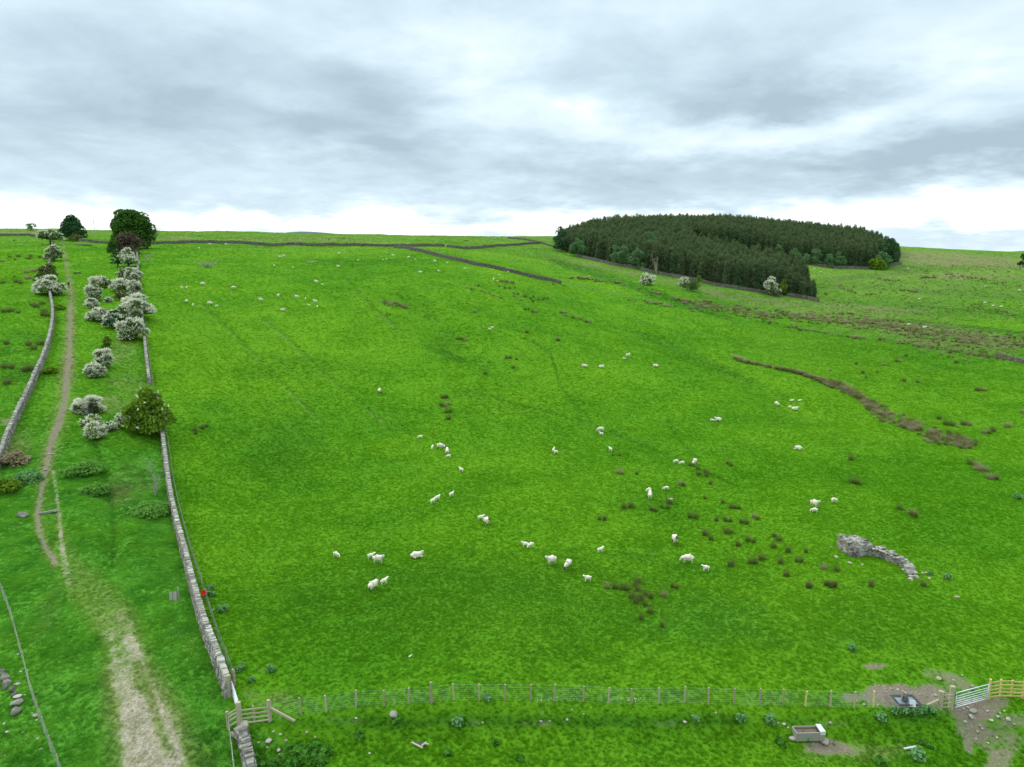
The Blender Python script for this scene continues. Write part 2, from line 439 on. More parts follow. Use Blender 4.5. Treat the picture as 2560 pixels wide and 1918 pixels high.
def pasture_color(t, kind):
    """grass colour from the place it grows at; masks lush (rank verge), rough (pale moor grass, far haze tint), dark (damp hollow, painted fold and ditch shade)"""
    g = t.nodes.new('ShaderNodeNewGeometry').outputs['Position']
    n0 = noise(t, g, .018, 2, .5); n1 = noise(t, g, .09, 3, .6); n2 = noise(t, g, .55, 3, .65); n3 = noise(t, g, 2.3, 2, .6)
    f = mth(t, 'ADD', mth(t, 'MULTIPLY', n1.outputs[0], .9), mth(t, 'MULTIPLY', n2.outputs[0], .35))
    f = mth(t, 'ADD', f, mth(t, 'MULTIPLY', n3.outputs[0], .45))
    f = mth(t, 'MULTIPLY', mth(t, 'SUBTRACT', f, .48), 1.5, clamp=True)
    c = mixc(t, f, GRASS['dark'], GRASS['mid'])
    f2 = mth(t, 'MULTIPLY', mth(t, 'SUBTRACT', mth(t, 'ADD', mth(t, 'MULTIPLY', n0.outputs[0], .75), mth(t, 'MULTIPLY', n1.outputs[0], .45)), .50), 2.6, clamp=True)
    c = mixc(t, mth(t, 'MULTIPLY', f2, .9), c, GRASS['bright'])
    lush, rough, dark = attr(t, 'lush', kind), attr(t, 'rough', kind), attr(t, 'dark', kind)
    cl = mixc(t, n2.outputs[0], GRASS['lush2'], GRASS['lush'])
    c = mixc(t, mth(t, 'MULTIPLY', lush, .85), c, cl)
    c = mixc(t, mth(t, 'MULTIPLY', dark, .75), c, GRASS['damp_shade'])
    rf = mth(t, 'MULTIPLY', rough, mth(t, 'MULTIPLY_ADD', n2.outputs[0], 1.2, .35), clamp=True)
    cr = mixc(t, n3.outputs[0], GRASS['rough'], GRASS['straw'])
    c = mixc(t, rf, c, cr)
    return c, n2.outputs[0], n3.outputs[0], g

GRASS0 = dict(dark=(.060, .198, .007), mid=(.098, .265, .008), bright=(.150, .322, .011), lush=(.115, .325, .032), lush2=(.066, .240, .024),
             damp_shade=(.034, .135, .010), rough=(.160, .205, .045), straw=(.27, .235, .120))

GRASS = GRASS0
def ground_mat():
    m, t, out = new_mat('pasture_ground')
    c, n2, n3, g = pasture_color(t, 'GEOMETRY')
    nd = noise(t, g, 1.1, 4, .7); ns = noise(t, g, 5.5, 3, .7)
    stones = t.nodes.new('ShaderNodeTexVoronoi'); stones.inputs['Scale'].default_value = 3.6; t.links.new(g, stones.inputs['Vector'])
    st = ramp(t, stones.outputs['Distance'], [(0.0, 1.0), (.16, 1.0), (.26, 0.0)])
    dirt, mud = attr(t, 'dirt'), attr(t, 'mud')
    gravel = mixc(t, ramp(t, mth(t, 'ADD', mth(t, 'MULTIPLY', nd.outputs[0], .5), mth(t, 'MULTIPLY', ns.outputs[0], .5)), [(.36, 0.0), (.62, 1.0)]), (.17, .14, .075), (.47, .41, .28))
    gravel = mixc(t, mth(t, 'MULTIPLY', st, ns.outputs[0], clamp=True), gravel, (.52, .48, .39))
    earth = mixc(t, ns.outputs[0], (.105, .080, .050), (.32, .262, .18))
    earth = mixc(t, mth(t, 'MULTIPLY', st, .45), earth, (.42, .37, .30))
    def edge(mask, w):
        x = mth(t, 'ADD', mask, mth(t, 'MULTIPLY', mth(t, 'SUBTRACT', nd.outputs[0], .5), w))
        x = mth(t, 'ADD', x, mth(t, 'MULTIPLY', mth(t, 'SUBTRACT', ns.outputs[0], .5), w * .8))
        return ramp(t, x, [(.22, 0.0), (.45, .32), (.62, .70), (.92, 1.0)])
    c = mixc(t, edge(dirt, .95), c, gravel)
    c = mixc(t, edge(mud, .9), c, earth)
    h = mth(t, 'ADD', mth(t, 'MULTIPLY', n2, .5), mth(t, 'MULTIPLY', n3, .6))
    h = mth(t, 'ADD', h, mth(t, 'MULTIPLY', ns.outputs[0], .35))
    gd = mixc(t, 1.0, c, (.88, .86, .95), 'MULTIPLY')
    finish(t, out, gd, 1.0, .05, bump_of(t, h, .30, .7)); return m

def blade_mat():
    m, t, out = new_mat('grass_blades')
    c, n2, n3, g = pasture_color(t, 'INSTANCER')
    v = attr(t, 'shade', 'INSTANCER')
    hsv = t.nodes.new('ShaderNodeHueSaturation'); t.links.new(c, hsv.inputs['Color'])
    t.links.new(mth(t, 'MULTIPLY_ADD', v, .45, 1.02), hsv.inputs['Value'])
    t.links.new(mth(t, 'MULTIPLY_ADD', v, -.02, .51), hsv.inputs['Hue'])
    d = t.nodes.new('ShaderNodeBsdfDiffuse'); t.links.new(hsv.outputs[0], d.inputs[0])
    tr = t.nodes.new('ShaderNodeBsdfTranslucent'); t.links.new(hsv.outputs[0], tr.inputs[0])
    mxs = t.nodes.new('ShaderNodeMixShader'); mxs.inputs[0].default_value = .5
    t.links.new(d.outputs[0], mxs.inputs[1]); t.links.new(tr.outputs[0], mxs.inputs[2])
    t.links.new(mxs.outputs[0], out.inputs[0]); return m

def stone_mat(name, lo, hi, lichen=(.55, .54, .48)):
    m, t, out = new_mat(name)
    tc = t.nodes.new('ShaderNodeTexCoord')
    n = noise(t, tc.outputs['Object'], 6, 4, .7); n2 = noise(t, tc.outputs['Object'], 1.7, 3, .6)
    f = mth(t, 'ADD', mth(t, 'MULTIPLY', attr(t, 'tint'), .75), mth(t, 'MULTIPLY_ADD', n.outputs[0], .7, -.22), clamp=True)
    c = mixc(t, f, lo, hi)
    c = mixc(t, ramp(t, n2.outputs[0], [(.52, 0.0), (.68, .75)]), c, lichen)
    finish(t, out, c, .95, .1, bump_of(t, n.outputs[0], .04, .8)); return m

def wood_mat(name, lo, hi):
    m, t, out = new_mat(name)
    tc = t.nodes.new('ShaderNodeTexCoord')
    mp = t.nodes.new('ShaderNodeMapping'); mp.inputs['Scale'].default_value = (9, 9, 1.5); t.links.new(tc.outputs['Object'], mp.inputs[0])
    n = noise(t, mp.outputs[0], 2.0, 4, .7)
    c = mixc(t, mth(t, 'ADD', mth(t, 'MULTIPLY', n.outputs[0], .8), mth(t, 'MULTIPLY_ADD', attr(t, 'tint'), .5, -.2), clamp=True), lo, hi)
    finish(t, out, c, .85, .15, bump_of(t, n.outputs[0], .01)); return m

def plain_mat(name, c1, c2=None, rough=.7, spec=.3, metal=0.0, scale=3.0):
    m, t, out = new_mat(name)
    tc = t.nodes.new('ShaderNodeTexCoord')
    n = noise(t, tc.outputs['Object'], scale, 3, .65)
    c = mixc(t, n.outputs[0], c1, c2 or tuple(x * .75 for x in c1))
    finish(t, out, c, rough, spec, None, metal); return m

M = {}
M['ground'] = ground_mat(); M['blade'] = blade_mat()
M['stone'] = stone_mat('limestone_wall', (.085, .075, .062), (.36, .33, .28), (.48, .46, .41))
M['coping'] = stone_mat('limestone_coping', (.17, .15, .125), (.52, .48, .41), (.62, .60, .54))
M['far_stone'] = stone_mat('gritstone_wall', (.07, .062, .052), (.20, .175, .145), (.26, .25, .21))
M['pale_stone'] = stone_mat('pale_stone', (.26, .22, .17), (.50, .45, .38), (.58, .56, .50))
M['post'] = wood_mat('weathered_post', (.26, .21, .13), (.50, .43, .30))
M['rail'] = wood_mat('weathered_rail', (.28, .25, .15), (.50, .46, .32))
M['newrail'] = wood_mat('new_timber', (.42, .32, .10), (.66, .54, .24))
M['galv'] = plain_mat('galvanised_steel', (.74, .76, .78), (.58, .61, .64), .45, .5, .15)
M['darksteel'] = plain_mat('dark_steel', (.10, .10, .10), None, .5, .4, .4)
M['wire'] = plain_mat('fence_wire', (.27, .32, .27), (.20, .24, .20), .5, .4, .3)
M['bark'] = wood_mat('bark', (.05, .042, .034), (.15, .13, .105))
M['deadwood'] = wood_mat('dead_wood', (.24, .21, .18), (.46, .42, .37))
M['palebark'] = wood_mat('pale_bark', (.24, .19, .14), (.42, .35, .27))
M['sycamore'] = leaf_mat('sycamore_leaves', (.022, .080, .014), (.088, .180, .034))
M['sycamore2'] = leaf_mat('tree_leaves_blue', (.018, .075, .028), (.065, .145, .055))
M['thorn'] = leaf_mat('hawthorn_leaves', (.060, .130, .028), (.160, .240, .066), (.12, .17, .05))
M['may'] = leaf_mat('may_blossom', (.56, .57, .40), (.84, .82, .68), None, .35)
M['fresh'] = leaf_mat('fresh_leaves', (.065, .150, .012), (.210, .320, .030))
M['birch'] = leaf_mat('birch_leaves', (.066, .155, .060), (.160, .285, .112), (.14, .25, .09))
M['russet'] = leaf_mat('russet_twigs', (.075, .060, .038), (.155, .122, .080))
M['olive'] = leaf_mat('olive_shrub', (.070, .100, .022), (.160, .180, .055))
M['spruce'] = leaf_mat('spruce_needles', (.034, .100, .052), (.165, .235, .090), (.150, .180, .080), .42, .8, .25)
M['rush'] = leaf_mat('rush_stems', (.052, .140, .022), (.205, .205, .060), (.14, .15, .045), .40)
M['deadrush'] = leaf_mat('dead_rush_stems', (.190, .155, .075), (.40, .34, .20), None, .3)
M['weedbank'] = leaf_mat('rank_weed_leaves', (.105, .260, .036), (.180, .375, .066))
M['nettle'] = leaf_mat('thistle_leaves', (.115, .265, .080), (.210, .400, .140))
M['dock'] = leaf_mat('dock_leaves', (.040, .150, .016), (.105, .270, .035))
M['fleece'] = plain_mat('fleece', (.80, .71, .57), (.66, .57, .44), .95, .1, 0, 9)
M['lambwool'] = plain_mat('lamb_wool', (.88, .79, .67), (.78, .68, .56), .95, .1, 0, 9)
M['paleface'] = plain_mat('pale_face', (.70, .66, .58), (.35, .33, .30), .9, .1, 0, 10)
M['darkface'] = plain_mat('dark_face', (.045, .040, .036), (.13, .115, .10), .9, .1, 0, 8)
M['rubber'] = plain_mat('black_plastic', (.028, .030, .034), (.045, .047, .05), .5, .4)
M['concrete'] = plain_mat('concrete', (.33, .31, .26), (.20, .19, .15), .9, .2, 0, 5)
M['white'] = plain_mat('white_plastic', (.64, .64, .62), (.48, .48, .46), .5, .4)
M['red'] = plain_mat('red_plastic', (.80, .045, .012), (.62, .03, .01), .45, .4)
M['water'] = plain_mat('trough_water', (.16, .20, .24), (.20, .25, .29), .05, .6)
M['brownwater'] = plain_mat('brown_water', (.085, .055, .032), (.11, .075, .045), .12, .5)
M['cloth'] = plain_mat('dark_cloth', (.030, .033, .042), (.05, .055, .065), .9, .1)
M['jacket'] = plain_mat('grey_jacket', (.085, .090, .085), (.05, .055, .05), .9, .1)
M['skin'] = plain_mat('skin', (.55, .36, .27), (.48, .31, .23), .7, .2)
M['cap'] = plain_mat('pale_cap', (.70, .70, .66), None, .9, .1)
M['yellow'] = plain_mat('buttercup_yellow', (.60, .48, .03), None, .8, .1)
M['moor'] = plain_mat('distant_moor', (.10, .125, .135), (.125, .15, .15), 1, 0, 0, .002)  # blue of the distant air is put into the base colour

# ------------------------------------------------------------------ the ground sheet
a_vis = np.linspace(-.90, .90, 820)
a_out = np.linspace(.92, 2.6, 22)
AA = np.concatenate([-a_out[::-1], a_vis, a_out])
YY = np.concatenate([np.linspace(-140, 26, 12), np.exp(np.arange(math.log(30), math.log(900), .0047)), np.exp(np.linspace(math.log(920), math.log(3600), 30))])
gX = AA[None] * np.maximum(YY, 30)[:, None]
gY = np.broadcast_to(YY[:, None], gX.shape).copy()
gZ = hz(gX, gY)
pu, pv = proj(gX, np.maximum(gY, 5), gZ)
pu = np.where(gY < 20, -9999, pu)

def band(poly, soft=.5):
    """strip along marks surveyed as (column, row, width, strength)"""
    d, pos = pdist(pu, pv * 1.0, poly)
    i = np.arange(len(poly))
    w = np.interp(pos, i, [p[2] for p in poly]) / 2; s = np.interp(pos, i, [p[3] for p in poly])
    return s * (1 - sstep(d, w * (1 - soft), w * (1 + soft)))

def patch(u, v, ru, rv, s=1.0, rot=0):
    c, n_ = math.cos(rot), math.sin(rot)
    x = ((pu - u) * c + (pv - v) * n_) / ru; y = (-(pu - u) * n_ + (pv - v) * c) / rv
    wob = np.maximum(.25, 1 + .75 * fbm(gX / 1.5 + u, gY / 1.5, 3))
    return s * (1 - sstep(np.hypot(x, y) / wob, .45, 1.25))

def mx_(*xs):
    o = xs[0]
    for x in xs[1:]: o = np.maximum(o, x)
    return o

big = fbm(gX / 6, gY / 6, 3)
dirt = mx_(
    band([(395, 1990, 190, .85), (385, 1918, 165, .85), (378, 1860, 150, .82), (358, 1790, 128, .80), (343, 1740, 110, .66), (322, 1690, 104, .54), (318, 1640, 92, .50), (303, 1590, 84, .36), (262, 1520, 90, .2), (215, 1470, 80, .15), (180, 1420, 50, .1)], .35),
    band([(342, 1640, 40, .72), (322, 1600, 40, .66)], .6),
    band([(138, 1405, 15, .85), (112, 1365, 13, .8), (98, 1330, 12, .8), (93, 1290, 12, .9), (106, 1215, 11, .95), (120, 1150, 11, .95), (128, 1105, 14, .95), (145, 1065, 19, .9), (160, 1010, 18, .85), (166, 960, 16, .85), (173, 880, 11, .8), (176, 820, 9, .8), (176, 780, 9, .85), (179, 740, 8, .6), (174, 700, 7, .6), (166, 670, 5, .65), (161, 640, 4, .55), (157, 600, 3, .45)], .5),
    band([(172, 1460, 30, .34), (155, 1370, 16, .62), (152, 1330, 13, .62), (146, 1270, 12, .5), (134, 1180, 12, .5)], .6))
dirt = dirt * (1 - .35 * sstep(big, .1, .5))
# worn stripe of grass left between the wheel marks
dirt = np.maximum(0, dirt - band([(420, 1880, 30, .45), (392, 1800, 26, .6), (372, 1735, 22, .55), (352, 1700, 46, .4), (345, 1660, 20, .3)], .7))
mud = mx_(patch(2235, 1735, 75, 40), patch(2305, 1742, 80, 34), patch(2130, 1745, 40, 16, .7), patch(2190, 1666, 30, 7, .85), patch(2385, 1700, 60, 26, .62, .5), patch(2330, 1690, 45, 22, .5, .5),
          patch(2435, 1775, 60, 28), patch(2480, 1760, 60, 20, .8), patch(2440, 1820, 42, 50, .75, -.5), patch(2500, 1850, 70, 40, .55), patch(2420, 1855, 16, 40, .8, -.25), patch(2500, 1905, 40, 40, .7), patch(2540, 1800, 50, 22, .6),
          patch(2075, 1868, 80, 17, .95), patch(2120, 1880, 45, 13, .6), patch(665, 1765, 45, 16, .36), patch(640, 1735, 40, 16, .34),
          patch(1180, 1805, 40, 5, .6), patch(1360, 1805, 70, 6, .6), patch(1670, 1808, 60, 6, .6), patch(860, 1800, 60, 10, .4), patch(2060, 1812, 60, 8, .5),
          patch(780, 654, 18, 3, .8), patch(20, 1055, 30, 12, .7))
UPPER = [(138, 1405, 15, .85), (112, 1365, 13, .8), (98, 1330, 12, .8), (93, 1290, 12, .9), (106, 1215, 11, .95), (120, 1150, 11, .95), (128, 1105, 14, .95), (145, 1065, 19, .9), (160, 1010, 18, .85), (166, 960, 16, .85), (173, 880, 11, .8), (176, 820, 9, .8), (176, 780, 9, .85), (179, 740, 8, .6), (174, 700, 7, .6), (166, 670, 5, .65), (161, 640, 4, .55), (157, 600, 3, .45)]
mud = np.maximum(mud, band([(u, v, w * 1.15, s * .82) for u, v, w, s in UPPER], .6))
dirt = dirt * (1 - .45 * (band(UPPER, .6) > .05))
worn = mx_(band([(395, 1960, 250, .6), (378, 1860, 200, .7), (350, 1770, 175, .8), (322, 1690, 135, .9), (303, 1590, 105, .85), (262, 1520, 105, .8), (215, 1470, 95, .75), (165, 1400, 60, .7), (150, 1330, 30, .6), (140, 1250, 20, .5)], .5), band([(140, 1410, 34, .8), (112, 1365, 32, .8), (95, 1300, 34, .8), (106, 1215, 34, .8), (122, 1140, 40, .85), (145, 1065, 48, .85), (160, 1010, 44, .8), (170, 930, 36, .8), (176, 820, 24, .7), (178, 740, 24, .7), (168, 670, 14, .6), (157, 600, 8, .5)], .6))
lane = 1 - sstep(pu - np.interp(pv, [520, 640, 850, 975, 1085, 1230, 1400, 1510, 1665, 1741, 1990], [338, 342, 362, 386, 406, 424, 466, 493, 546, 573, 610]), -6, 6)
lush = mx_(lane * sstep(pv, 1040, 1180) * .95 * (pv > 300), lane * sstep(pv, 700, 1050) * .45, patch(350, 1340, 95, 80), patch(1900, 1560, 420, 60, .25), patch(640, 1880, 120, 50, .6), patch(2290, 1780, 60, 14, .8)) * (1 - .7 * np.minimum(1, dirt * 2 + worn))
lush = np.clip(lush + .45 * big * (lush > .05), 0, 1)
dark = mx_(patch(1290, 1500, 720, 130, .40), patch(2100, 1560, 420, 90, .2), patch(1750, 900, 230, 14, .6, .40), patch(700, 1130, 120, 110, .35), patch(1640, 735, 250, 13, .9, .32), patch(1440, 668, 90, 12, .95, .30), patch(1880, 748, 200, 14, .7, .12), patch(2180, 690, 220, 9, .6, -.1),  # includes the fold's shadow side, painted as a strip of darker grass
           patch(2420, 820, 330, 8, .9, .10), patch(2350, 670, 160, 9, .7), patch(1120, 850, 55, 22, .5, .4), patch(1130, 890, 60, 12, .7, .3), patch(1340, 1805, 760, 16, .75), patch(900, 655, 150, 10, .4), patch(1040, 760, 80, 30, .35, .6),  # long strip under the fence paints the ditch bank's shade into the grass
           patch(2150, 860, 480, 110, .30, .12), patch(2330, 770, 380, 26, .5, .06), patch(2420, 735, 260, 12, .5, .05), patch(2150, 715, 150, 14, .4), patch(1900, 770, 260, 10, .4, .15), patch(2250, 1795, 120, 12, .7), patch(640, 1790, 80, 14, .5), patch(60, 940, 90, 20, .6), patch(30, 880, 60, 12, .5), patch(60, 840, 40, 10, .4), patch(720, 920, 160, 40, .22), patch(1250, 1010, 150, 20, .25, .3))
for t_ in TRODS_PX:
    dark = np.maximum(dark, band([(u, v, 6, .6) for u, v in t_], .8))
dark = np.maximum(dark, band([(243, 1120, 14, .5), (262, 1190, 16, .6), (282, 1290, 16, .5), (284, 1350, 12, .55), (280, 1420, 8, .3)], .7))
rough = mx_(patch(2370, 648, 330, 18, 1.0, .06), patch(2450, 690, 200, 10, .5), patch(440, 597, 60, 6, .9), patch(760, 600, 260, 7, .5), patch(60, 582, 220, 6, .55), patch(2100, 770, 260, 13, .62, .08), patch(2400, 850, 300, 34, .5, .13), patch(1850, 745, 330, 14, .45, .2), patch(280, 1010, 60, 22, .85), patch(300, 880, 45, 40, .55), patch(320, 960, 60, 30, .35),
            patch(300, 1225, 34, 36, .8), patch(35, 1105, 45, 26, .8), patch(60, 1110, 30, 50, .5), patch(1560, 680, 180, 8, .5, .2), patch(1480, 618, 60, 6, .3), patch(330, 1210, 60, 60, .25), patch(700, 1750, 60, 22, .3), patch(120, 1540, 30, 90, .25, .4), patch(2100, 1880, 130, 26, .4))
rough = np.maximum(rough, worn)
rough = rough * (.75 + 1.1 * np.clip(fbm(gX / 9, gY / 14, 3), -.3, .6))
for l_ in ([(500, 760), (560, 820), (672, 930), (800, 1060)], [(640, 790), (712, 846), (800, 930), (960, 1060)], [(860, 700), (925, 770), (1000, 830)]):
    rough = np.maximum(rough, band([(u, v, 6, .26) for u, v in l_], .9) * (.5 + 1.6 * np.clip(big, -.25, .5))); dark = np.maximum(dark, band([(u + 10, v, 7, .45) for u, v in l_], .9))
mud = np.maximum(mud, band([(1825, 884, 5, .45), (1850, 893, 9, .5), (1890, 905, 4, .4), (1960, 924, 4, .4), (2010, 935, 4, .4)], .7))
rough = np.clip(rough + .24 * patch(2300, 725, 420, 95, 1.0, .05) * (.7 + big), 0, 1)
rough = np.clip(rough + .16 * sstep(gY, 280, 420), 0, 1)  # distance haze put into the grass colour, along with paler unimproved upland sward
rough = np.clip(rough + .35 * sstep(gY, 420, 560) * (pu < 1380) * (.6 + big), 0, 1)

nr, nc = gX.shape
idx = np.arange(nr * nc).reshape(nr, nc)
quads = np.stack([idx[:-1, :-1], idx[:-1, 1:], idx[1:, 1:], idx[1:, :-1]], -1).reshape(-1, 4)
VV = np.stack([gX, gY, gZ], -1).reshape(-1, 3)
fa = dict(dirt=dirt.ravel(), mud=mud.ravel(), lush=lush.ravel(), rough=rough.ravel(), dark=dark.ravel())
fd = fa['dirt'][quads].mean(1); fm = fa['mud'][quads].mean(1); fu = pu.ravel()[quads].mean(1)
kindq = np.where((fd > .5) | ((fm > .5) & (fu < 420) & (fu > 60)), 1, np.where(fm > .5, 2, 0))
# one smooth normal field over all three sheets
for k_, nm, lab in ((0, 'grass_field', 'bright green grazed pasture rolling up the hill to the skyline'), (1, 'track', 'pale stony track and worn footpath climbing the grassy lane'), (2, 'muddy_ground', 'bare trampled brown earth round the troughs and the field gate')):
    q = quads[kindq == k_]
    used, inv_ = np.unique(q, return_inverse=True)
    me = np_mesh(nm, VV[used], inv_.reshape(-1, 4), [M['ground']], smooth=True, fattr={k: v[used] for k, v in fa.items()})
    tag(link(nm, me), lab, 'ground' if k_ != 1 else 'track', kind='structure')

# far hills beyond the skyline
def far_hill(u0, u1, vpeak, vbase, dist, name, label):
    n_ = 60; us = np.linspace(u0, u1, n_); t_ = np.linspace(-1, 1, n_)
    prof = (1 - t_ ** 2) ** 1.3 * (1 + .10 * np.interp(np.linspace(0, 9, n_), np.arange(10), rng.random(10)))
    xs = a_of(us, vpeak) * dist
    zt = CZ + float(slope_of(vbase)) * dist + prof / prof.max() * (float(slope_of(vpeak)) - float(slope_of(vbase))) * dist
    V = []; fq = []
    for x, z in zip(xs, zt):
        V += [(x, dist - 500, CZ + float(slope_of(vbase + 12)) * dist), (x, dist, z), (x, dist + 900, z - 60)]
    for i in range(n_ - 1):
        for j in range(2): fq.append((3 * i + j, 3 * i + 3 + j, 3 * i + 4 + j, 3 * i + 1 + j))
    tag(link(name, np_mesh(name, V, fq, [M['moor']], smooth=True)), label, 'hill', kind='structure')
far_hill(650, 880, 579, 590, 4600, 'distant_hill', 'blue grey moorland summit peeping over the top pasture')
far_hill(2380, 3100, 621, 640, 4600, 'distant_moor', 'blue grey moorland ridge beyond the far right pasture edge')

# ------------------------------------------------------------------ grass: tufts of blades over the near pasture
proto = bpy.data.collections.new('grass_tuft_kinds')
def tuft_mesh(name, nb, rad, h, wid, seed, mats, lean=.5, tint=False, seg=2):
    r = np.random.default_rng(seed); V = []; fq = []; tv = []
    for k in range(nb):
        th = r.uniform(0, 2 * math.pi); rr = rad * math.sqrt(r.random()) * .75
        p = np.array([math.cos(th) * rr, math.sin(th) * rr, -.03]); out_ = th + r.normal(0, .6)
        L = h * r.uniform(.6, 1.15); ln = lean * r.uniform(.3, 1.2) * (.4 + rr / rad)
        dirv = np.array([math.cos(out_), math.sin(out_), 0]); side = np.array([-math.sin(out_ + r.normal(0, .5)), math.cos(out_), 0]) * wid * r.uniform(.7, 1.3) / 2
        tn = r.random(); b = len(V); tip = 1 if tint else 0
        for s_ in range(seg + 1):
            f_ = s_ / seg
            c_ = p + dirv * ln * L * f_ ** 1.7 + np.array([0, 0, L * f_ * (1 - .25 * ln * f_)])
            wv_ = side * (1 - .85 * f_)
            V += [c_ - wv_, c_ + wv_]; tq = tn * (.45 if tip else 1) + tip * .7 * f_ ** 1.5; tv += [tq, tq]
        for s_ in range(seg): fq.append((b + 2 * s_, b + 2 * s_ + 1, b + 2 * s_ + 3, b + 2 * s_ + 2))
    return np_mesh(name, V, fq, mats, col=tv)
for k in range(5):
    o = bpy.data.objects.new('grass_tuft_%d' % k, tuft_mesh('grass_tuft', 20, .15, .12, .034, 100 + k, [M['blade']], .8))
    proto.objects.link(o)

def scatter_object(name, pts, var, rot, sc, coll, extra, label, cat):
    me = bpy.data.meshes.new(name); me.vertices.add(len(pts)); me.vertices.foreach_set('co', np.asarray(pts, np.float32).ravel())
    a = me.attributes.new('var', 'INT', 'POINT'); a.data.foreach_set('value', np.asarray(var, np.int32))
    a = me.attributes.new('rot', 'FLOAT_VECTOR', 'POINT'); a.data.foreach_set('vector', np.asarray(rot, np.float32).ravel())
    a = me.attributes.new('sc', 'FLOAT_VECTOR', 'POINT'); a.data.foreach_set('vector', np.asarray(sc, np.float32).ravel())
    for k, v in extra.items():
        a = me.attributes.new(k, 'FLOAT', 'POINT'); a.data.foreach_set('value', np.asarray(v, np.float32))
    o = link(name, me); tag(o, label, cat, kind='stuff')
    g = bpy.data.node_groups.new(name + '_nodes', 'GeometryNodeTree')
    g.interface.new_socket('Geometry', in_out='INPUT', socket_type='NodeSocketGeometry'); g.interface.new_socket('Geometry', in_out='OUTPUT', socket_type='NodeSocketGeometry')
    gi, go = g.nodes.new('NodeGroupInput'), g.nodes.new('NodeGroupOutput')
    ip = g.nodes.new('GeometryNodeInstanceOnPoints'); ci = g.nodes.new('GeometryNodeCollectionInfo')
    ci.inputs['Collection'].default_value = coll; ci.inputs['Separate Children'].default_value = True; ci.inputs['Reset Children'].default_value = True
    def na(nm, typ):
        n_ = g.nodes.new('GeometryNodeInputNamedAttribute'); n_.data_type = typ; n_.inputs['Name'].default_value = nm; return n_.outputs['Attribute']
    L = g.links.new
    L(gi.outputs[0], ip.inputs['Points']); L(ci.outputs[0], ip.inputs['Instance']); ip.inputs['Pick Instance'].default_value = True
    L(na('var', 'INT'), ip.inputs['Instance Index']); L(na('sc', 'FLOAT_VECTOR'), ip.inputs['Scale'])
    e2r = g.nodes.new('FunctionNodeEulerToRotation'); L(na('rot', 'FLOAT_VECTOR'), e2r.inputs[0]); L(e2r.outputs[0], ip.inputs['Rotation'])
    L(ip.outputs[0], go.inputs[0])
    md = o.modifiers.new('scatter', 'NODES'); md.node_group = g
    return o

A4 = VV[quads]
area = np.abs((A4[:, 2, 0] - A4[:, 0, 0]) * (A4[:, 3, 1] - A4[:, 1, 1]) - (A4[:, 2, 1] - A4[:, 0, 1]) * (A4[:, 3, 0] - A4[:, 1, 0])) / 2
cy = A4[:, :, 1].mean(1); cx = A4[:, :, 0].mean(1)
vis = (np.abs(cx / np.maximum(cy, 30)) < .86) & (cy > 33) & (cy < 640)
dens = np.interp(cy, [33, 55, 75, 110, 160, 240, 330, 480, 640], [42, 36, 22, 9.5, 3.6, 1.15, .45, .16, .03])
dens *= 1 + .25 * np.clip(fa['lush'][quads].mean(1), 0, 1)
bare = np.clip(np.maximum(fd, fm) * 2.2 - .35, 0, .97)
wgt = area * dens * vis * (1 - bare)
ntuft = rng.poisson(wgt)
qi = np.repeat(np.arange(len(quads)), ntuft)
s_, t_ = rng.random(len(qi))[:, None], rng.random(len(qi))[:, None]
def lerp4(a4): return (a4[:, 0] * (1 - s_) + a4[:, 1] * s_) * (1 - t_) + (a4[:, 3] * (1 - s_) + a4[:, 2] * s_) * t_
pts = lerp4(A4[qi])
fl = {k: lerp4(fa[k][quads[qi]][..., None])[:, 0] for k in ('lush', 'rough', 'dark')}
clump = .50 * fbm(pts[:, 0] / 1.1, pts[:, 1] / .8, 3) + .45 * fbm(pts[:, 0] / 7, pts[:, 1] / 5, 2)
lushL = fl['lush']
bankd = np.interp(pts[:, 0], bank_line[:, 0], bank_line[:, 1]) - pts[:, 1]
tall = 1 + .40 * lushL + .5 * sstep(bankd, .3, 2) * (pts[:, 1] < 70) + .25 * fl['dark']
grow = np.interp(pts[:, 1], [33, 60, 110, 200, 330, 640], [.85, .95, 1.45, 2.5, 4.0, 6.5])
trod_ = 1 - .45 * np.clip(lerp4(worn.ravel()[quads[qi]][..., None])[:, 0], 0, 1)
h_ = (1 + 1.5 * lushL * np.clip(fbm(pts[:, 0] / 1.6 + 8, pts[:, 1] / 1.6, 2), -.4, .9)) * trod_ * grow ** .55 * tall * np.clip(1 + .9 * clump, .5, 1.8) * rng.uniform(.8, 1.2, len(pts))
w_ = grow * (1 + .35 * lushL) * np.clip(1 + .4 * clump, .7, 1.5)
rotv = np.stack([rng.normal(0, .12, len(pts)), rng.normal(0, .12, len(pts)), rng.uniform(0, 6.28, len(pts))], 1)
print('grass tufts', len(pts))
scatter_object('grass', pts, rng.integers(0, 5, len(pts)), rotv, np.stack([w_, w_, h_], 1), proto, dict(fl, shade=lushL * 1.1 * np.clip(fbm(pts[:, 0] / 1.4 + 20, pts[:, 1] / 1.8, 3), -.45, .6) + rng.random(len(pts)) * .35 + .1 + np.clip(clump, -.5, .5) * .35 + .3), 'fresh green pasture grass growing in tufts over the whole field', 'grass')
# ------------------------------------------------------------------ dry stone walls
def resample(P, step):
    P = np.asarray(P, float)
    seg = np.hypot(np.diff(P[:, 0]), np.diff(P[:, 1])); s = np.concatenate([[0], np.cumsum(seg)])
    n = max(2, int(round(s[-1] / step)) + 1); q = np.linspace(0, s[-1], n)
    return np.stack([np.interp(q, s, P[:, 0]), np.interp(q, s, P[:, 1])], 1), s[-1]

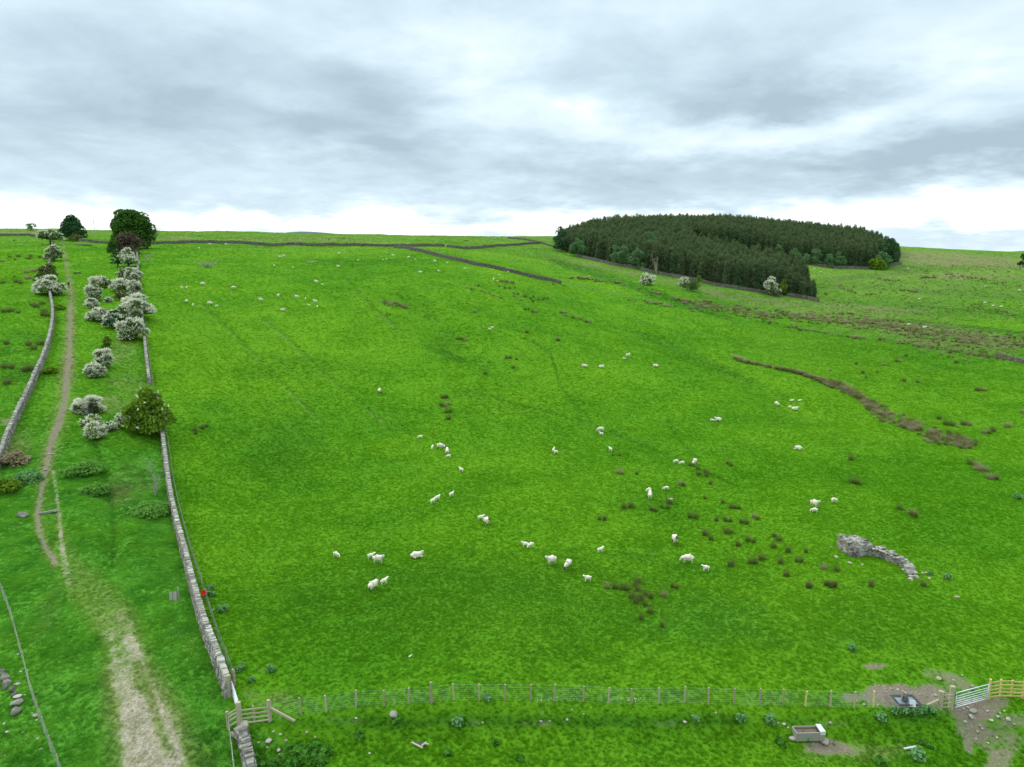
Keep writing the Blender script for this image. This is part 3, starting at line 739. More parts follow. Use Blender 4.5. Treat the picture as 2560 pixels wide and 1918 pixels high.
def smooth_line(P, k=2):
    P = np.asarray(P, float)[:, :2]
    for _ in range(k):
        a = P[:-1] * .75 + P[1:] * .25; b = P[:-1] * .25 + P[1:] * .75
        P = np.concatenate([P[:1], np.stack([a, b], 1).reshape(-1, 2), P[-1:]])
    return P

def dry_wall(name, px, label, height=1.25, width=.62, stone=.34, courses=7, mats=('stone', 'coping'), cope=.17, hfun=None, world=None, kindgroup=None, sag=.12, seed=1):
    """courses of separate rough stones on both faces, a rubble core and a row of upright cope stones"""
    rnd = random.Random(seed)
    P = smooth_line(world if world is not None else unproject(px, hz), 2)
    root_xy = P[len(P) // 2]
    root = empty(name, (root_xy[0], root_xy[1], float(hz(*root_xy))))
    tag(root, label, 'stone wall', kindgroup, 'thing')
    o = np.array([root.location[0], root.location[1], root.location[2]])
    body, cop = MB(), MB()
    if courses <= 5: cop = body
    Q, L = resample(P, .5)
    gz = hz(Q[:, 0], Q[:, 1]); sarr = np.linspace(0, L, len(Q))
    def pt(s):
        x = np.interp(s, sarr, Q[:, 0]); y = np.interp(s, sarr, Q[:, 1]); z = np.interp(s, sarr, gz)
        x2 = np.interp(min(L, s + .3), sarr, Q[:, 0]) - np.interp(max(0, s - .3), sarr, Q[:, 0]); y2 = np.interp(min(L, s + .3), sarr, Q[:, 1]) - np.interp(max(0, s - .3), sarr, Q[:, 1])
        return np.array([x, y, z]) - o, math.atan2(y2, x2)
    def top(s):
        h = height * (1 + sag * float(fbm(np.array(s / 6.0 + seed * 7.1), np.array(.5), 2)))
        return h * (hfun(s / L) if hfun else 1)
    cutg = .30
    s = 0.0
    while s < L:                                            # core
        ln = min(stone * 3, L - s) + .02
        p, a = pt(s + ln / 2); h = top(s + ln / 2)
        if h > .25:
            body.box(p + (0, 0, h * .42 - .15), (ln + .04, width * .72, h * .84 + .3), a, 0, .05)
        s += ln
    for side in (-1, 1):
        for c in range(courses):
            s = rnd.uniform(-stone, 0)
            while s < L:
                ln = stone * rnd.uniform(.55, 1.5); sm = s + ln / 2
                if 0 <= sm <= L:
                    h = top(sm); ch = height / courses * .88
                    zc = (c + .5) * ch
                    if zc < h:
                        p, a = pt(sm); batter = width / 2 * (1.05 - .30 * c / courses)
                        n_ = np.array([-math.sin(a), math.cos(a), 0]) * side
                        body.box(p + n_ * (batter - .12 + rnd.uniform(-.025, .03)) + (0, 0, zc + rnd.uniform(-.012, .012)), (ln * .96, .26, ch * rnd.uniform(.8, 1.0)), a + rnd.uniform(-.07, .07), 0, rnd.random() ** 1.2, jit=ch * .13)
                s += ln
    for end in (0, L):                                      # squared ends
        p, a = pt(end); h = top(end)
        for c in range(courses):
            ch = height / courses * .88; zc = (c + .5) * ch
            if zc < h:
                body.box(p + (0, 0, zc), (.30, width * (.98 - .25 * c / courses), ch * .96), a, 0, rnd.random(), jit=.03)
    s = 0.0
    while s < L:
        w = cope * rnd.uniform(.6, 1.5); h = top(s)
        p, a = pt(min(L, s + w / 2))
        if h > height * .55 and rnd.random() > .02:
            hh = rnd.uniform(.24, .40) * (1 if cope < .3 else 1.0)
            cop.box(p + (0, 0, h * .90 + hh / 2 - .04), (w * .94, width * rnd.uniform(.62, .88), hh), a + rnd.uniform(-.2, .2), 0, rnd.random(), jit=.035, taper=.85, tilt=('Y', rnd.uniform(-.25, .25)))
        s += w
    body.build('wall_stonework', M[mats[0]], root)
    if cop.v and courses > 5: cop.build('coping', M[mats[1]], root)
    return root

def cut(px, i, j): return px[i:j]
dry_wall('dry_stone_wall', WALL_B_PX[:10], 'grey dry stone wall with upright cope stones between lane and gate', seed=3)
dry_wall('dry_stone_wall', [(374, 962), (368, 912), (363, 862), (361, 840)], 'short stretch of field wall between the bright green bush and the hawthorn row', seed=4, stone=.42, courses=6)
dry_wall('dry_stone_wall', [(360, 828), (354, 790), (349, 740), (346, 690), (344, 650), (341, 620), (338, 606)], 'upper field wall mostly hidden behind the flowering hawthorn row', seed=5, stone=.6, courses=4, cope=.35)
dry_wall('dry_stone_wall', [(-14, 1190), (4, 1150), (20, 1100), (42, 1050), (66, 1000), (88, 950), (108, 905), (122, 865), (131, 825), (134, 790), (128, 750), (119, 715)], 'winding dry stone wall on the far side of the lane footpath', seed=6, stone=.5, courses=6, cope=.25)
dry_wall('dry_stone_wall', [(122, 668), (128, 645), (131, 622), (131, 600), (127, 590)], 'pale wall remnant climbing between the dark lane hawthorns', seed=7, stone=.8, courses=4, cope=.4)
dry_wall('dry_stone_wall', [(600, 1836), (612, 1858), (616, 1885), (624, 1915), (630, 1960)], 'broken lichen spotted wall running down from the corner rail fence', seed=8, stone=.40, courses=5, height=1.05, width=.75, hfun=lambda t: .55 + .75 * min(1, t * 1.6), cope=.24)
dry_wall('dry_stone_wall', [(372, 612), (440, 608), (520, 608), (640, 612), (740, 615), (860, 616), (960, 617), (1040, 617), (1110, 617)], 'long dark wall along the top edge of the sheep pasture', seed=9, stone=1.0, courses=4, mats=('far_stone', 'far_stone'), cope=.5, height=1.35)
dry_wall('dry_stone_wall', [(985, 619), (1040, 628), (1100, 643), (1160, 657), (1220, 670), (1290, 685), (1350, 699), (1402, 711)], 'dark wall slanting down the pasture from the hilltop wall towards the wood', seed=10, stone=.8, courses=5, mats=('far_stone', 'far_stone'), cope=.4, height=1.35)
dry_wall('dry_stone_wall', [(1118, 618), (1160, 624), (1200, 622), (1230, 617), (1290, 614), (1350, 610)], 'low wall curving from the hilltop wall to the left corner of the wood', seed=11, stone=1.0, courses=4, mats=('far_stone', 'far_stone'), cope=.5, height=1.2)
dry_wall('dry_stone_wall', [(1270, 596), (1320, 601), (1365, 612), (1400, 625)], 'thin tumbled wall dropping from the skyline to the corner of the wood', seed=12, stone=1.0, courses=3, mats=('far_stone', 'far_stone'), cope=.5, height=1.0)
dry_wall('dry_stone_wall', [(1440, 641), (1500, 656), (1560, 668), (1620, 682), (1680, 692), (1740, 704), (1800, 718), (1860, 727), (1910, 735), (1950, 742)], 'stone boundary wall along the front foot of the spruce wood', seed=13, stone=.9, courses=4, mats=('far_stone', 'far_stone'), cope=.45, height=1.5)
dry_wall('dry_stone_wall', [(1968, 741), (2000, 746), (2030, 751), (2046, 756)], 'end stretch of boundary wall past the gap at the tip of the wood', seed=14, stone=.9, courses=4, mats=('far_stone', 'far_stone'), cope=.45, height=1.5)
dry_wall('dry_stone_wall', [(1972, 652), (2020, 661), (2072, 670), (2130, 672), (2180, 674), (2215, 668), (2252, 661)], 'wall bending round the far corner of the wood above the side field', seed=15, stone=1.1, courses=4, mats=('far_stone', 'far_stone'), cope=.5, height=1.5)
dry_wall('dry_stone_wall', [(196, 604), (230, 607), (272, 610), (300, 611)], 'low grey wall between the two large broadleaved trees', seed=16, stone=1.0, courses=3, mats=('far_stone', 'far_stone'), cope=.5, height=1.1)
dry_wall('dry_stone_wall', [(0, 590), (40, 590), (80, 591), (104, 592)], 'thin far wall under the skyline left of the leaning hawthorn', seed=17, stone=1.2, courses=3, mats=('far_stone', 'far_stone'), cope=.6, height=1.2)
dry_wall('dry_stone_wall', [(2490, 893), (2530, 902), (2570, 912), (2620, 922)], 'brown wall among the rushes at the right edge of the pasture', seed=18, stone=.8, courses=4, mats=('far_stone', 'far_stone'), cope=.4, height=1.0)

# ruined stone building remnant
rp = {k: at(*v) for k, v in dict(bl=(2104, 1369), fl=(2133, 1391), fr=(2166, 1386), m1=(2200, 1390), m2=(2228, 1402), m3=(2250, 1412), m4=(2268, 1418), e=(2280, 1438)).items()}
root = empty('ruined_wall', rp['fr']); tag(root, 'crumbling ruined wall with a tall block and a low tail of rubble in the pasture', 'ruin', kind='thing')
o = Vector(rp['fr'])
def ruin_run(mb, pts, hs, wid, seed, st=.34):
    r = random.Random(seed); P, L = resample([p[:2] for p in pts], .3)
    ss = np.linspace(0, L, len(P)); key = np.linspace(0, L, len(hs))
    ch = .17; nlay = int(max(hs) / ch) + 1
    for c in range(nlay):
        for lane_ in np.arange(-wid / 2, wid / 2 + .01, wid / max(1, round(wid / .32))):
            s = r.uniform(-st, 0)
            while s < L:
                ln = st * r.uniform(.5, 1.5); sm = min(max(s + ln / 2, 0), L)
                h = np.interp(sm, key, hs) * (1 + .14 * math.sin(sm * 5 + seed)) * r.uniform(.90, 1.05)
                zc = (c + .5) * ch
                if zc < h:
                    i = min(int(sm / L * (len(P) - 1)), len(P) - 2); a = math.atan2(P[i + 1, 1] - P[i, 1], P[i + 1, 0] - P[i, 0])
                    x = np.interp(sm, ss, P[:, 0]); y = np.interp(sm, ss, P[:, 1])
                    p = Vector((x - math.sin(a) * lane_, y + math.cos(a) * lane_, float(hz(x, y)) + zc - .05)) - o
                    mb.box(p, (ln, .36, ch * r.uniform(.85, 1.15)), a + r.uniform(-.15, .15), 0, r.random(), jit=.05)
                s += ln
mb = MB(); rp['br'] = np.array(rp['bl']) + np.array(rp['fr']) - np.array(rp['fl']); gb = float(hz(rp['fl'][0], rp['fl'][1]))
ruin_run(mb, [rp['bl'], rp['fl']], [1.25, 1.4, 1.2], .5, 1, .42); ruin_run(mb, [rp['fl'], rp['fr']], [1.2, 1.4, 1.4], .5, 3, .42); ruin_run(mb, [rp['fr'], rp['br']], [1.4, .95], .5, 4, .42); ruin_run(mb, [rp['br'], rp['bl']], [.95, 1.2], .5, 6, .42)
cc = (np.array(rp['bl']) + np.array(rp['fr'])) / 2; dl_ = np.array(rp['fr']) - np.array(rp['fl']); dw_ = np.array(rp['bl']) - np.array(rp['fl'])
mb.box(Vector((cc[0], cc[1], float(hz(cc[0], cc[1])) + .25)) - o, (np.hypot(*dl_[:2]) - .3, np.hypot(*dw_[:2]) - .3, 1.75), math.atan2(dl_[1], dl_[0]), 0, .6)
mb.build('wall_block', M['stone'], root)
mb = MB(); ruin_run(mb, [rp['fr'], rp['m1'], rp['m2'], rp['m3'], rp['m4'], rp['e']], [1.0, 1.0, .98, .92, .85, .75, .65, .5, .4, .25], .5, 2); r_ = random.Random(5)
for k in range(26):
    x = rp['e'][0] + r_.gauss(0, .55); y = rp['e'][1] + r_.gauss(-.2, .6)
    if k % 2: continue
    mb.rock(Vector((x, y, float(hz(x, y)) + .06)) - o, (r_.uniform(.25, .6), r_.uniform(.2, .5), r_.uniform(.15, .32)), k, 1, r_.random(), r_.uniform(0, 3), 1)
for k in range(34):
    t = r_.random(); p0 = Vector(rp['fl']).lerp(Vector(rp['fr']), t) if k < 16 else Vector(rp['fr']).lerp(Vector(rp['m3']), t)
    hh = 1.08 if k < 16 else 1.0 - .4 * t
    p0 = p0.lerp(Vector(rp['br']), r_.uniform(0, .8)) if k < 16 else p0; x, y = p0.x + r_.gauss(0, .1), p0.y + r_.gauss(0, .1)
    mb.rock(Vector((x, y, float(hz(p0.x, p0.y)) + hh + .02)) - o, (r_.uniform(.25, .55), r_.uniform(.2, .4), r_.uniform(.14, .28)), k + 50, 1, r_.random(), r_.uniform(0, 3), 1)
mb.build('wall_tail', [M['stone'], M['pale_stone']], root)

# ------------------------------------------------------------------ loose stones
def stone(u, v, size0, label, mat='pale_stone', group=None, flat=.55, name='stone', rz=None, asp=.75):
    p = at(u, v); mb = MB(); s_ = int(u * 7 + v); size = size0 * (.72 if mat == 'pale_stone' and size0 < .5 else 1)
    mb.rock((0, 0, size * flat * .28), (size, size * asp, size * flat), s_, 0, (s_ * 37 % 100) / 100)
    ob = mb.build(name, M[mat], None, loc=p); ob.rotation_euler = (0, 0, (s_ % 63) / 10 if rz is None else rz)
    return tag(ob, label, 'stone', group)
G1 = 'tumbled stones of a fallen wall left of the wire fence'
for i, (u, v, w) in enumerate([(14, 1700, .75), (17, 1712, .7), (12, 1690, .5), (30, 1728, .65), (3, 1682, .6), (42, 1762, .85), (40, 1783, .8), (12, 1722, .5), (36, 1740, .55)]):
    stone(u, v, w, 'grey boulder in the heap of tumbled stones beside the wire fence', 'stone', G1, .7)
G2 = 'flat pale stones scattered below the tumbled heap'
for u, v, w in [(52, 1680, .4), (44, 1711, .55), (44, 1743, .6), (62, 1738, .3), (90, 1789, .5), (92, 1801, .3), (80, 1783, .25), (10, 1810, .35), (18, 1830, .4), (94, 1847, .35), (102, 1873, .33), (10, 1890, .4), (60, 1914, .4), (45, 1637, .35), (18, 1602, .3), (58, 1831, .25), (66, 1849, .25)]:
    stone(u, v, w, 'small pale stone lying loose in the short grass left of the wire fence', 'pale_stone', G2, .35)
stone(58, 1292, 1.35, 'rounded grey boulder in the verge just left of the footpath', 'stone', None, .62)
stone(113, 1176, .5, 'small dark stone at the footpath edge above the boulder', 'stone')
G3 = 'loose stones below the corner fence'
for u, v, w in [(672, 1855, .5), (684, 1830, .33), (702, 1837, .35), (715, 1852, .40), (646, 1858, .33), (668, 1870, .36), (697, 1877, .48), (766, 1833, .45), (788, 1844, .30), (699, 1886, .3), (890, 1797, .3), (924, 1885, .33)]:
    stone(u, v, w, 'pale loose stone lying in the grass below the corner rail fence', 'pale_stone', G3, .6)
for u, v, w, l in [(612, 1818, .85, 'buff block stone fallen at the foot of the gate post'), (592, 1841, 1.0, 'large lichened slab lying beside the broken wall end'), (985, 1791, .75, 'grey rounded stone lying below the wire fence bank beside docks'), (617, 1893, .9, 'white lichened boulder on top of the broken wall')]:
    s_ = stone(u, v, w, l, 'stone' if 'grey' in l else 'pale_stone', None, .6)
bpy.data.objects[s_.name].location.z += .75
G4 = 'stones showing in the ditch bank'
for u, v, w in [(1207, 1808, .3), (1353, 1805, .38), (1374, 1804, .3), (1418, 1800, .4), (1712, 1807, .42), (1790, 1784, .36), (1960, 1812, .42), (1945, 1808, .32), (1970, 1820, .32), (2075, 1808, .4)]:
    stone(u, v, w, 'half buried pale stone in the dark ditch bank under the wire fence', 'pale_stone', G4, .6)
G5 = 'stones on the trampled earth by the black trough'
for u, v, w in [(2228, 1723, .3), (2245, 1725, .35), (2263, 1733, .4), (2195, 1763, .25), (2299, 1737, .3), (2347, 1699, .5), (2339, 1739, .4), (2224, 1727, .25), (2384, 1701, .3), (2431, 1716, .45), (2406, 1689, .3), (2160, 1762, .35), (2270, 1783, .35), (2266, 1778, .3)]:
    stone(u, v, w, 'small pale stone on the trampled earth around the black trough', 'pale_stone', G5, .5)
G6 = 'stones strewn below the right hand gate'
for u, v, w in [(2433, 1780, .6), (2427, 1793, .5), (2478, 1802, .45), (2420, 1770, .4), (2400, 1776, .25), (2409, 1772, .25), (2413, 1805, .45), (2450, 1815, .35), (2495, 1793, .4), (2444, 1830, .4), (2468, 1779, .4), (2510, 1778, .35), (2520, 1800, .5), (2535, 1812, .35), (2440, 1848, .35), (2470, 1858, .3), (2500, 1785, .3), (2492, 1845, .3), (2455, 1822, .3)]:
    stone(u, v, w, 'pale stone strewn on the bare ground below the silver field gate', 'pale_stone', G6, .5)
for u, v, w, l in [(2062, 1858, .75, 'buff squared stone right of the concrete trough, further from it'), (2054, 1850, .65, 'rounded buff stone at the right end of the concrete trough'), (1981, 1848, .55, 'brown stone leaning at the left foot of the concrete trough'), (2392, 1494, .55, 'lone pale slab in the pasture right of the ruin'), (2124, 1409, .5, 'thin grey slab in grass below the ruin block'), (2155, 1412, .45, 'pale flat stone in grass below the ruin, nearest its middle'), (2090, 1393, .55, 'white flat stone in grass left of the ruin'), (2078, 1368, .35, 'small stone in grass uphill left of the ruin'), (2170, 1387, .5, 'white stone lying at the inner angle of the ruin'), (2181, 1348, .3, 'small pale stone uphill of the ruin block'), (2276, 1442, .6, 'flat white stone at the end of the ruin tail')]:
    stone(u, v, w, l, 'pale_stone', None, .5)

# ------------------------------------------------------------------ post and wire fences
def post_mesh(h, w, seed, square=True, mat='post'):
    mb = MB(); r = random.Random(seed); dx, dy = r.uniform(-.05, .05) * h, r.uniform(-.04, .04) * h
    if square: mb.bar((0, 0, -.25), (dx, dy, h), w, w, 0, r.random())
    else: mb.tube([(0, 0, -.25), (dx * .5, dy * .5, h * .5), (dx, dy, h)], [w / 2] * 3, 7, 0, r.random())
    return mb.mesh('post', [M[mat]])

def wire_fence(name, W_, label, h=1.1, pw=.125, special=None, nwires=7, stays=True, top=True, post_every=1, group=None, wire_r=.0032, hs=.92):
    W_ = np.asarray(W_); c = W_[len(W_) // 2]
    root = empty(name, c); tag(root, label, 'wire fence', group, 'thing')
    for i, p in enumerate(W_):
        if i % post_every: continue
        sp = (special or {}).get(i, {})
        me = post_mesh(sp.get('h', h) * random.uniform(.97, 1.04), sp.get('w', pw), i + int(abs(c[0]) * 10), sp.get('sq', False), sp.get('mat', 'post'))
        ob = link('post', me, root, Vector(p) - Vector(c))
        if sp.get('label'): ob['label'] = sp['label']
    mb = MB(); mw = MB()
    hs_ = [hs * k / (nwires - 1) + .05 for k in range(nwires)]
    for i in range(len(W_) - 1):
        a, b = Vector(W_[i]) - Vector(c), Vector(W_[i + 1]) - Vector(c)
        for z in hs_:
            mid = (a + b) / 2 + Vector((0, 0, z - .012))
            mb.tube([a + Vector((0, 0, z)), mid, b + Vector((0, 0, z))], wire_r, 3, cap=False)
        if top:
            mw.tube([a + Vector((0, 0, h * .97)), b + Vector((0, 0, h * .97))], wire_r * 1.2, 3, cap=False)
        if stays:
            L = (b - a).length; n = int(L / .45)
            for k in range(1, n):
                p = a.lerp(b, k / n); mb.tube([p + Vector((0, 0, hs_[0])), p + Vector((0, 0, hs_[-1]))], wire_r * .7, 3, cap=False)
    mb.build('wire_netting', M['wire'], root)
    if top: mw.build('barbed_wire', M['wire'], root)
    return root

fw = np.array([(x, y, float(hz(x, y))) for x, y in fence_w[:, :2]])
sp = {0: dict(h=1.55, w=.22), 6: dict(h=1.5, w=.19, sq=False, label='thicker round strainer post taller than its neighbours'), 21: dict(mat='newrail', label='yellow new timber post'), 24: dict(mat='newrail', h=1.25, label='yellow new timber post')}
ext = [at(2252.7, 1766), at(2347.5, 1772)]
sp[26] = dict(h=1.35, w=.24)
wire_fence('wire_fence', list(fw) + ext, 'long stock fence of grey posts and netting across the foot of the sheep pasture', special=sp, h=1.2, wire_r=.0042)

w2 = [at(u, v) for u, v in [(588, 1713), (565, 1650), (545, 1595), (526, 1535), (515, 1500), (503, 1460), (488, 1412), (474, 1368), (462, 1325), (450, 1280), (441, 1240), (434, 1200), (429, 1165), (424, 1130), (420, 1100), (415, 1072)]]
wire_fence('wire_fence', w2, 'green stained wire fence running close along the pasture side of the lane wall', h=1.05, pw=.08, wire_r=.004)
w2b = [at(u, v) for u, v in [(384, 970), (379, 935), (374, 900), (370, 865), (368, 835), (364, 800)]]
wire_fence('wire_fence', w2b, 'short wire fence beside the field wall above the bright green bush', h=1.05, pw=.08, wire_r=.006)
w3 = [at(u, v) for u, v in [(-14, 1440), (-2, 1468), (9, 1497), (20, 1524), (29, 1552), (38, 1583), (48, 1622), (60, 1665), (71, 1712), (83, 1752), (97, 1794), (111, 1834), (128, 1880), (147, 1928), (165, 1975)]]
wire_fence('wire_fence', w3, 'rusty posted wire fence between the lane verge and the tumbled stones', h=1.15, pw=.07, wire_r=.0035)
w4 = [at(u, v) for u, v in [(1408, 712), (1428, 716), (1448, 720), (1468, 723), (1488, 727), (1508, 730), (1528, 734), (1548, 738), (1568, 742), (1588, 746), (1608, 750), (1630, 755)]]
wire_fence('wire_fence', w4, 'faint distant fence carrying on from the lower end of the slanting wall', h=1.2, pw=.16, nwires=3, stays=False, top=False, wire_r=.012)

# ------------------------------------------------------------------ timber rail fences
def rail_fence(name, posts, label, rails, h, mat_p='post', mat_r='rail', pw=.16, rail_h=.09, brace=None, bmat='post', extra=None):
    """posts: list of (point, height, width); rails: heights; one mesh per rail between neighbours"""
    c = Vector(posts[0][0]); root = empty(name, c); tag(root, label, 'rail fence', None, 'thing')
    for i, (p, ph, w) in enumerate(posts):
        link('post', post_mesh(ph, w, i * 3 + int(c.x), True, mat_p), root, Vector(p) - c)
    for i in range(len(posts) - 1):
        a, b = Vector(posts[i][0]) - c, Vector(posts[i + 1][0]) - c
        d = (b - a).normalized(); off = Vector((d.y, -d.x, 0)) * (pw * .5 + .03)
        for z in rails:
            mb = MB(); mb.bar(a + off + Vector((0, 0, z + random.uniform(-.02, .02))), b + off + Vector((0, 0, z + random.uniform(-.02, .02))), .045, rail_h, 0, random.random())
            mb.build('rail', M[mat_r], root)
    if brace:
        (p, z0), q = brace; mb = MB(); mb.bar(Vector(p) - c + Vector((0, 0, z0)), Vector(q) - c + Vector((0, 0, .08)), .13, .13, 0, .8)
        mb.build('brace', M[bmat], root)
    return root
pg = at(599, 1813); ps = Vector(fw[0]); pl_ = at(572, 1826)
pm = (np.array(pg) + np.array(ps)) / 2; pm[2] = float(hz(pm[0], pm[1]))
rail_fence('rail_fence', [(pg, 1.65, .26), (tuple(pm), 1.3, .09), (tuple(ps), 1.5, .2)], 'grey corner rail fence with a slanting brace beside the lane gate', (.22, .52, .82, 1.12), 1.3, brace=((tuple(ps), 1.05), at(737, 1806)))
rail_fence('rail_fence', [(pl_, 1.35, .16), ((pg[0] - .16, pg[1] + .02, pg[2]), 1.3, .07)], 'short set of pale rails left of the lane gate post', (.35, .70, .98, 1.22), 1.2)
lw = [at(u, v) for u, v in [(573, 1829), (577, 1858), (581, 1892), (586, 1935), (592, 1985)]]
wire_fence('wire_fence', lw, 'thin leaning rail and wire fence dropping from the pale rails past the broken wall', h=1.0, pw=.09, wire_r=.012, nwires=4, stays=False)
p1, p2, p3 = at(2349, 1773), at(2360, 1772), at(2376, 1771)
rail_fence('rail_fence', [(p1, 1.35, .22), (p2, 1.25, .09), (p3, 1.65, .26)], 'short timber rail fence with brace between black trough and silver gate', (.2, .5, .8, 1.1), 1.3, brace=((p1, .75), at(2305, 1772)))
q = [at(u, v) for u, v in [(2470.5, 1747), (2499.6, 1743), (2527, 1744), (2557, 1746), (2590, 1748)]]
rail_fence('rail_fence', [(q[0], 1.5, .15), (q[1], 1.35, .11), (q[2], 1.35, .11), (q[3], 1.6, .22), (q[4], 1.35, .11)], 'new yellow timber post and rail fence right of the silver gate', (.20, .47, .74, 1.02, 1.30), 1.4, 'newrail', 'newrail')
ww = at(584, 1716)
rail_fence('rail_fence', [(ww, 1.3, .14), (at(588, 1713.5), 1.2, .1)], 'stub of three pale rails behind the lane gate hinge post', (.4, .75, 1.1), 1.2)

# ------------------------------------------------------------------ metal gates
def metal_gate(p, q, label, bars, h, braces):
    p, q = Vector(p), Vector(q); c = p.copy(); root = empty('field_gate', c); tag(root, label, 'gate', None, 'thing')
    d = (q - p); L = d.length
    pt = lambda t, z: d * t + Vector((0, 0, z))
    mb = MB()
    for t in (.02, .98): mb.tube([pt(t, .10), pt(t, h)], .032, 6)
    mb.tube([pt(0, h), pt(1, h)], .032, 6); mb.tube([pt(0, .12), pt(1, .12)], .032, 6)
    mb.build('gate_frame', M['galv'], root, True)
    for z in bars:
        mb = MB(); mb.tube([pt(.02, z), pt(.98, z)], .024, 6); mb.build('gate_bar', M['galv'], root, True)
    off = Vector((d.y, -d.x, 0)).normalized() * -.035
    for t0, z0, t1, z1 in braces:
        mb = MB(); mb.bar(pt(t0, z0) + off, pt(t1, z1) + off, .014, .045); mb.build('brace', M['darksteel'], root)
    for z in (.3, h - .15):
        mb = MB(); mb.tube([pt(-.05, z), pt(.03, z)], .045, 6); mb.build('hinge', M['darksteel'], root)
    return root
hp = at(573, 1742); mbp = MB(); mbp.bar((0, 0, -.2), (.02, .02, 1.62), .26, .26, 0, .4)
gp = empty('gate_post', hp); tag(gp, 'thick square timber post at the wall end holding the lane gate', 'post', None, 'thing')
mbp.build('post_shaft', M['post'], gp)
mbp = MB(); mbp.tube([(.15, 0, 1.2), (.22, 0, 1.2), (.22, 0, 1.3)], .02, 5); mbp.build('hinge_pin', M['darksteel'], gp)
metal_gate(Vector(hp) + Vector((.22, .05, 0)), Vector(pg) + Vector((-.02, .30, 0)), 'silver metal field gate closed between wall end and lane corner post', (.30, .47, .65, .85), 1.15, [(.2, .1, .2, 1.2)])
gl, gr = Vector(at(2383.5, 1773)), Vector(at(2469.2, 1750))
metal_gate(gl + Vector((.05, 0, 0)), gr, 'silver seven bar field gate with dark diagonal braces by the muddy gateway', (.27, .42, .59, .77, .95), 1.22, [(.02, .12, .5, .95), (.5, .12, .5, 1.22), (.98, .12, .5, .95)])

# ------------------------------------------------------------------ troughs and odds and ends
p = at(2263, 1768); t = empty('water_trough', p, .02); tag(t, 'black plastic water trough with a pale valve cover on the trampled earth', 'trough')
def open_box(mb, L, Wd, H, th, m=0, z0=0, flare=1.0):
    for sx in (-1, 1):
        mb.box((sx * (L / 2 - th / 2), 0, z0 + H / 2), (th, Wd, H), 0, m)
        mb.box((0, sx * (Wd / 2 - th / 2), z0 + H / 2), (L - 2 * th, th, H), 0, m)
    mb.box((0, 0, z0 + .03), (L - 2 * th, Wd - 2 * th, .06), 0, m)
mb = MB(); open_box(mb, 1.50, 1.05, .52, .05); mb.build('tank', M['concrete'], t)
mb = MB()
for sx in (-1, 1):
    mb.box((sx * .735, 0, .545), (.12, 1.16, .05)); mb.box((0, sx * .52, .546), (1.36, .12, .05))
mb.build('rim', M['rubber'], t)
mb = MB(); mb.box((0, 0, .47), (1.38, .94, .02)); mb.build('water', M['water'], t)
mb = MB(); mb.box((-.02, .12, .68), (.34, .86, .26), -.35, taper=.75, tilt=('X', -.18)); cv = mb.build('valve_cover', M['rubber'], t)
mb = MB(); mb.box((.16, -.50, .62), (.36, .10, .42), -.25, tilt=('X', -.35)); mb.build('cover_lid', M['white'], t)
p = at(2020, 1843); t = empty('water_trough', p, math.radians(2)); tag(t, 'old concrete trough of brown water with a white valve lid', 'trough')
mb = MB(); open_box(mb, 1.95, .75, .60, .07, 0, -.02); mb.build('tank', M['concrete'], t)
mb = MB(); mb.box((0, 0, .46), (1.80, .60, .02)); mb.build('water', M['brownwater'], t)
mb = MB(); mb.box((.80, 0, .64), (.36, .78, .09), .0, jit=.01); mb.box((.80, -.36, .52), (.34, .05, .2)); mb.build('valve_lid', M['white'], t)
# stone stile / seat by the wall
p = at(433, 1501); t = empty('plank_bench', p, math.radians(10)); tag(t, 'weathered grey board seat with one upright post in the lane verge grass', 'bench', None, 'thing')
for x in (-.17, .17):
    mb = MB(); mb.box((x, 0, .33), (.26, .06, .85), 0, 0, .7, .015, tilt=('X', -.15)); mb.build('board', M['deadwood'], t)
mb = MB(); mb.bar((.44, .12, -.1), (.40, .14, 1.15), .08, .08, 0, .8); mb.build('post', M['deadwood'], t)
p = at(514, 1500); t = empty('feed_bucket', Vector(p) + Vector((-.12, -.05, .62)), .3); tag(t, 'bright orange red rubber tub hung on the wire fence by the lane wall', 'bucket')
mb = MB(); n = 14; vs, fs = [], []
for (r, z) in ((.17, 0), (.22, .18), (.25, .34), (.22, .33), (.18, .1), (.0, .06)):
    vs += [(r * math.cos(2 * math.pi * k / n), r * math.sin(2 * math.pi * k / n), z) for k in range(n)]
for i in range(5): fs += [(i * n + k, i * n + (k + 1) % n, (i + 1) * n + (k + 1) % n, (i + 1) * n + k) for k in range(n)]
fs.append(tuple(range(n - 1, -1, -1))); mb.add(vs, fs); ob = mb.build('tub', M['red'], t, True); ob.rotation_euler = (.9, .25, 0)
mb = MB(); mb.tube([(-.24, 0, .33), (-.12, 0, .52), (.12, 0, .52), (.24, 0, .33)], .012, 5); ob = mb.build('handle', M['red'], t); ob.rotation_euler = (.9, .25, 0)
def sheet(name, u, v, size, label, cat, mat, z=.05, tilt=.5):
    p = at(u, v); mb = MB(); vs, fs = [], []
    r = random.Random(int(u)); k = 5
    for i in range(k):
        for j in range(k):
            vs.append(((i / (k - 1) - .5) * size, (j / (k - 1) - .5) * size * .6, r.uniform(0, .07) + size * tilt * (i / (k - 1))))
    for i in range(k - 1):
        for j in range(k - 1): fs.append((i * k + j, (i + 1) * k + j, (i + 1) * k + j + 1, i * k + j + 1))
    nv = len(vs); vs += [(x, y, z_ - .012) for x, y, z_ in vs]; fs += [tuple(nv + q_ for q_ in reversed(f)) for f in fs]
    mb.add(vs, fs); ob = mb.build(name, M[mat], None, loc=(p[0], p[1], p[2] + z)); return tag(ob, label, cat)
sheet('feed_bag', 530, 1536, .40, 'crumpled white feed bag caught at the foot of the wire fence', 'bag', 'white', .1, .9)
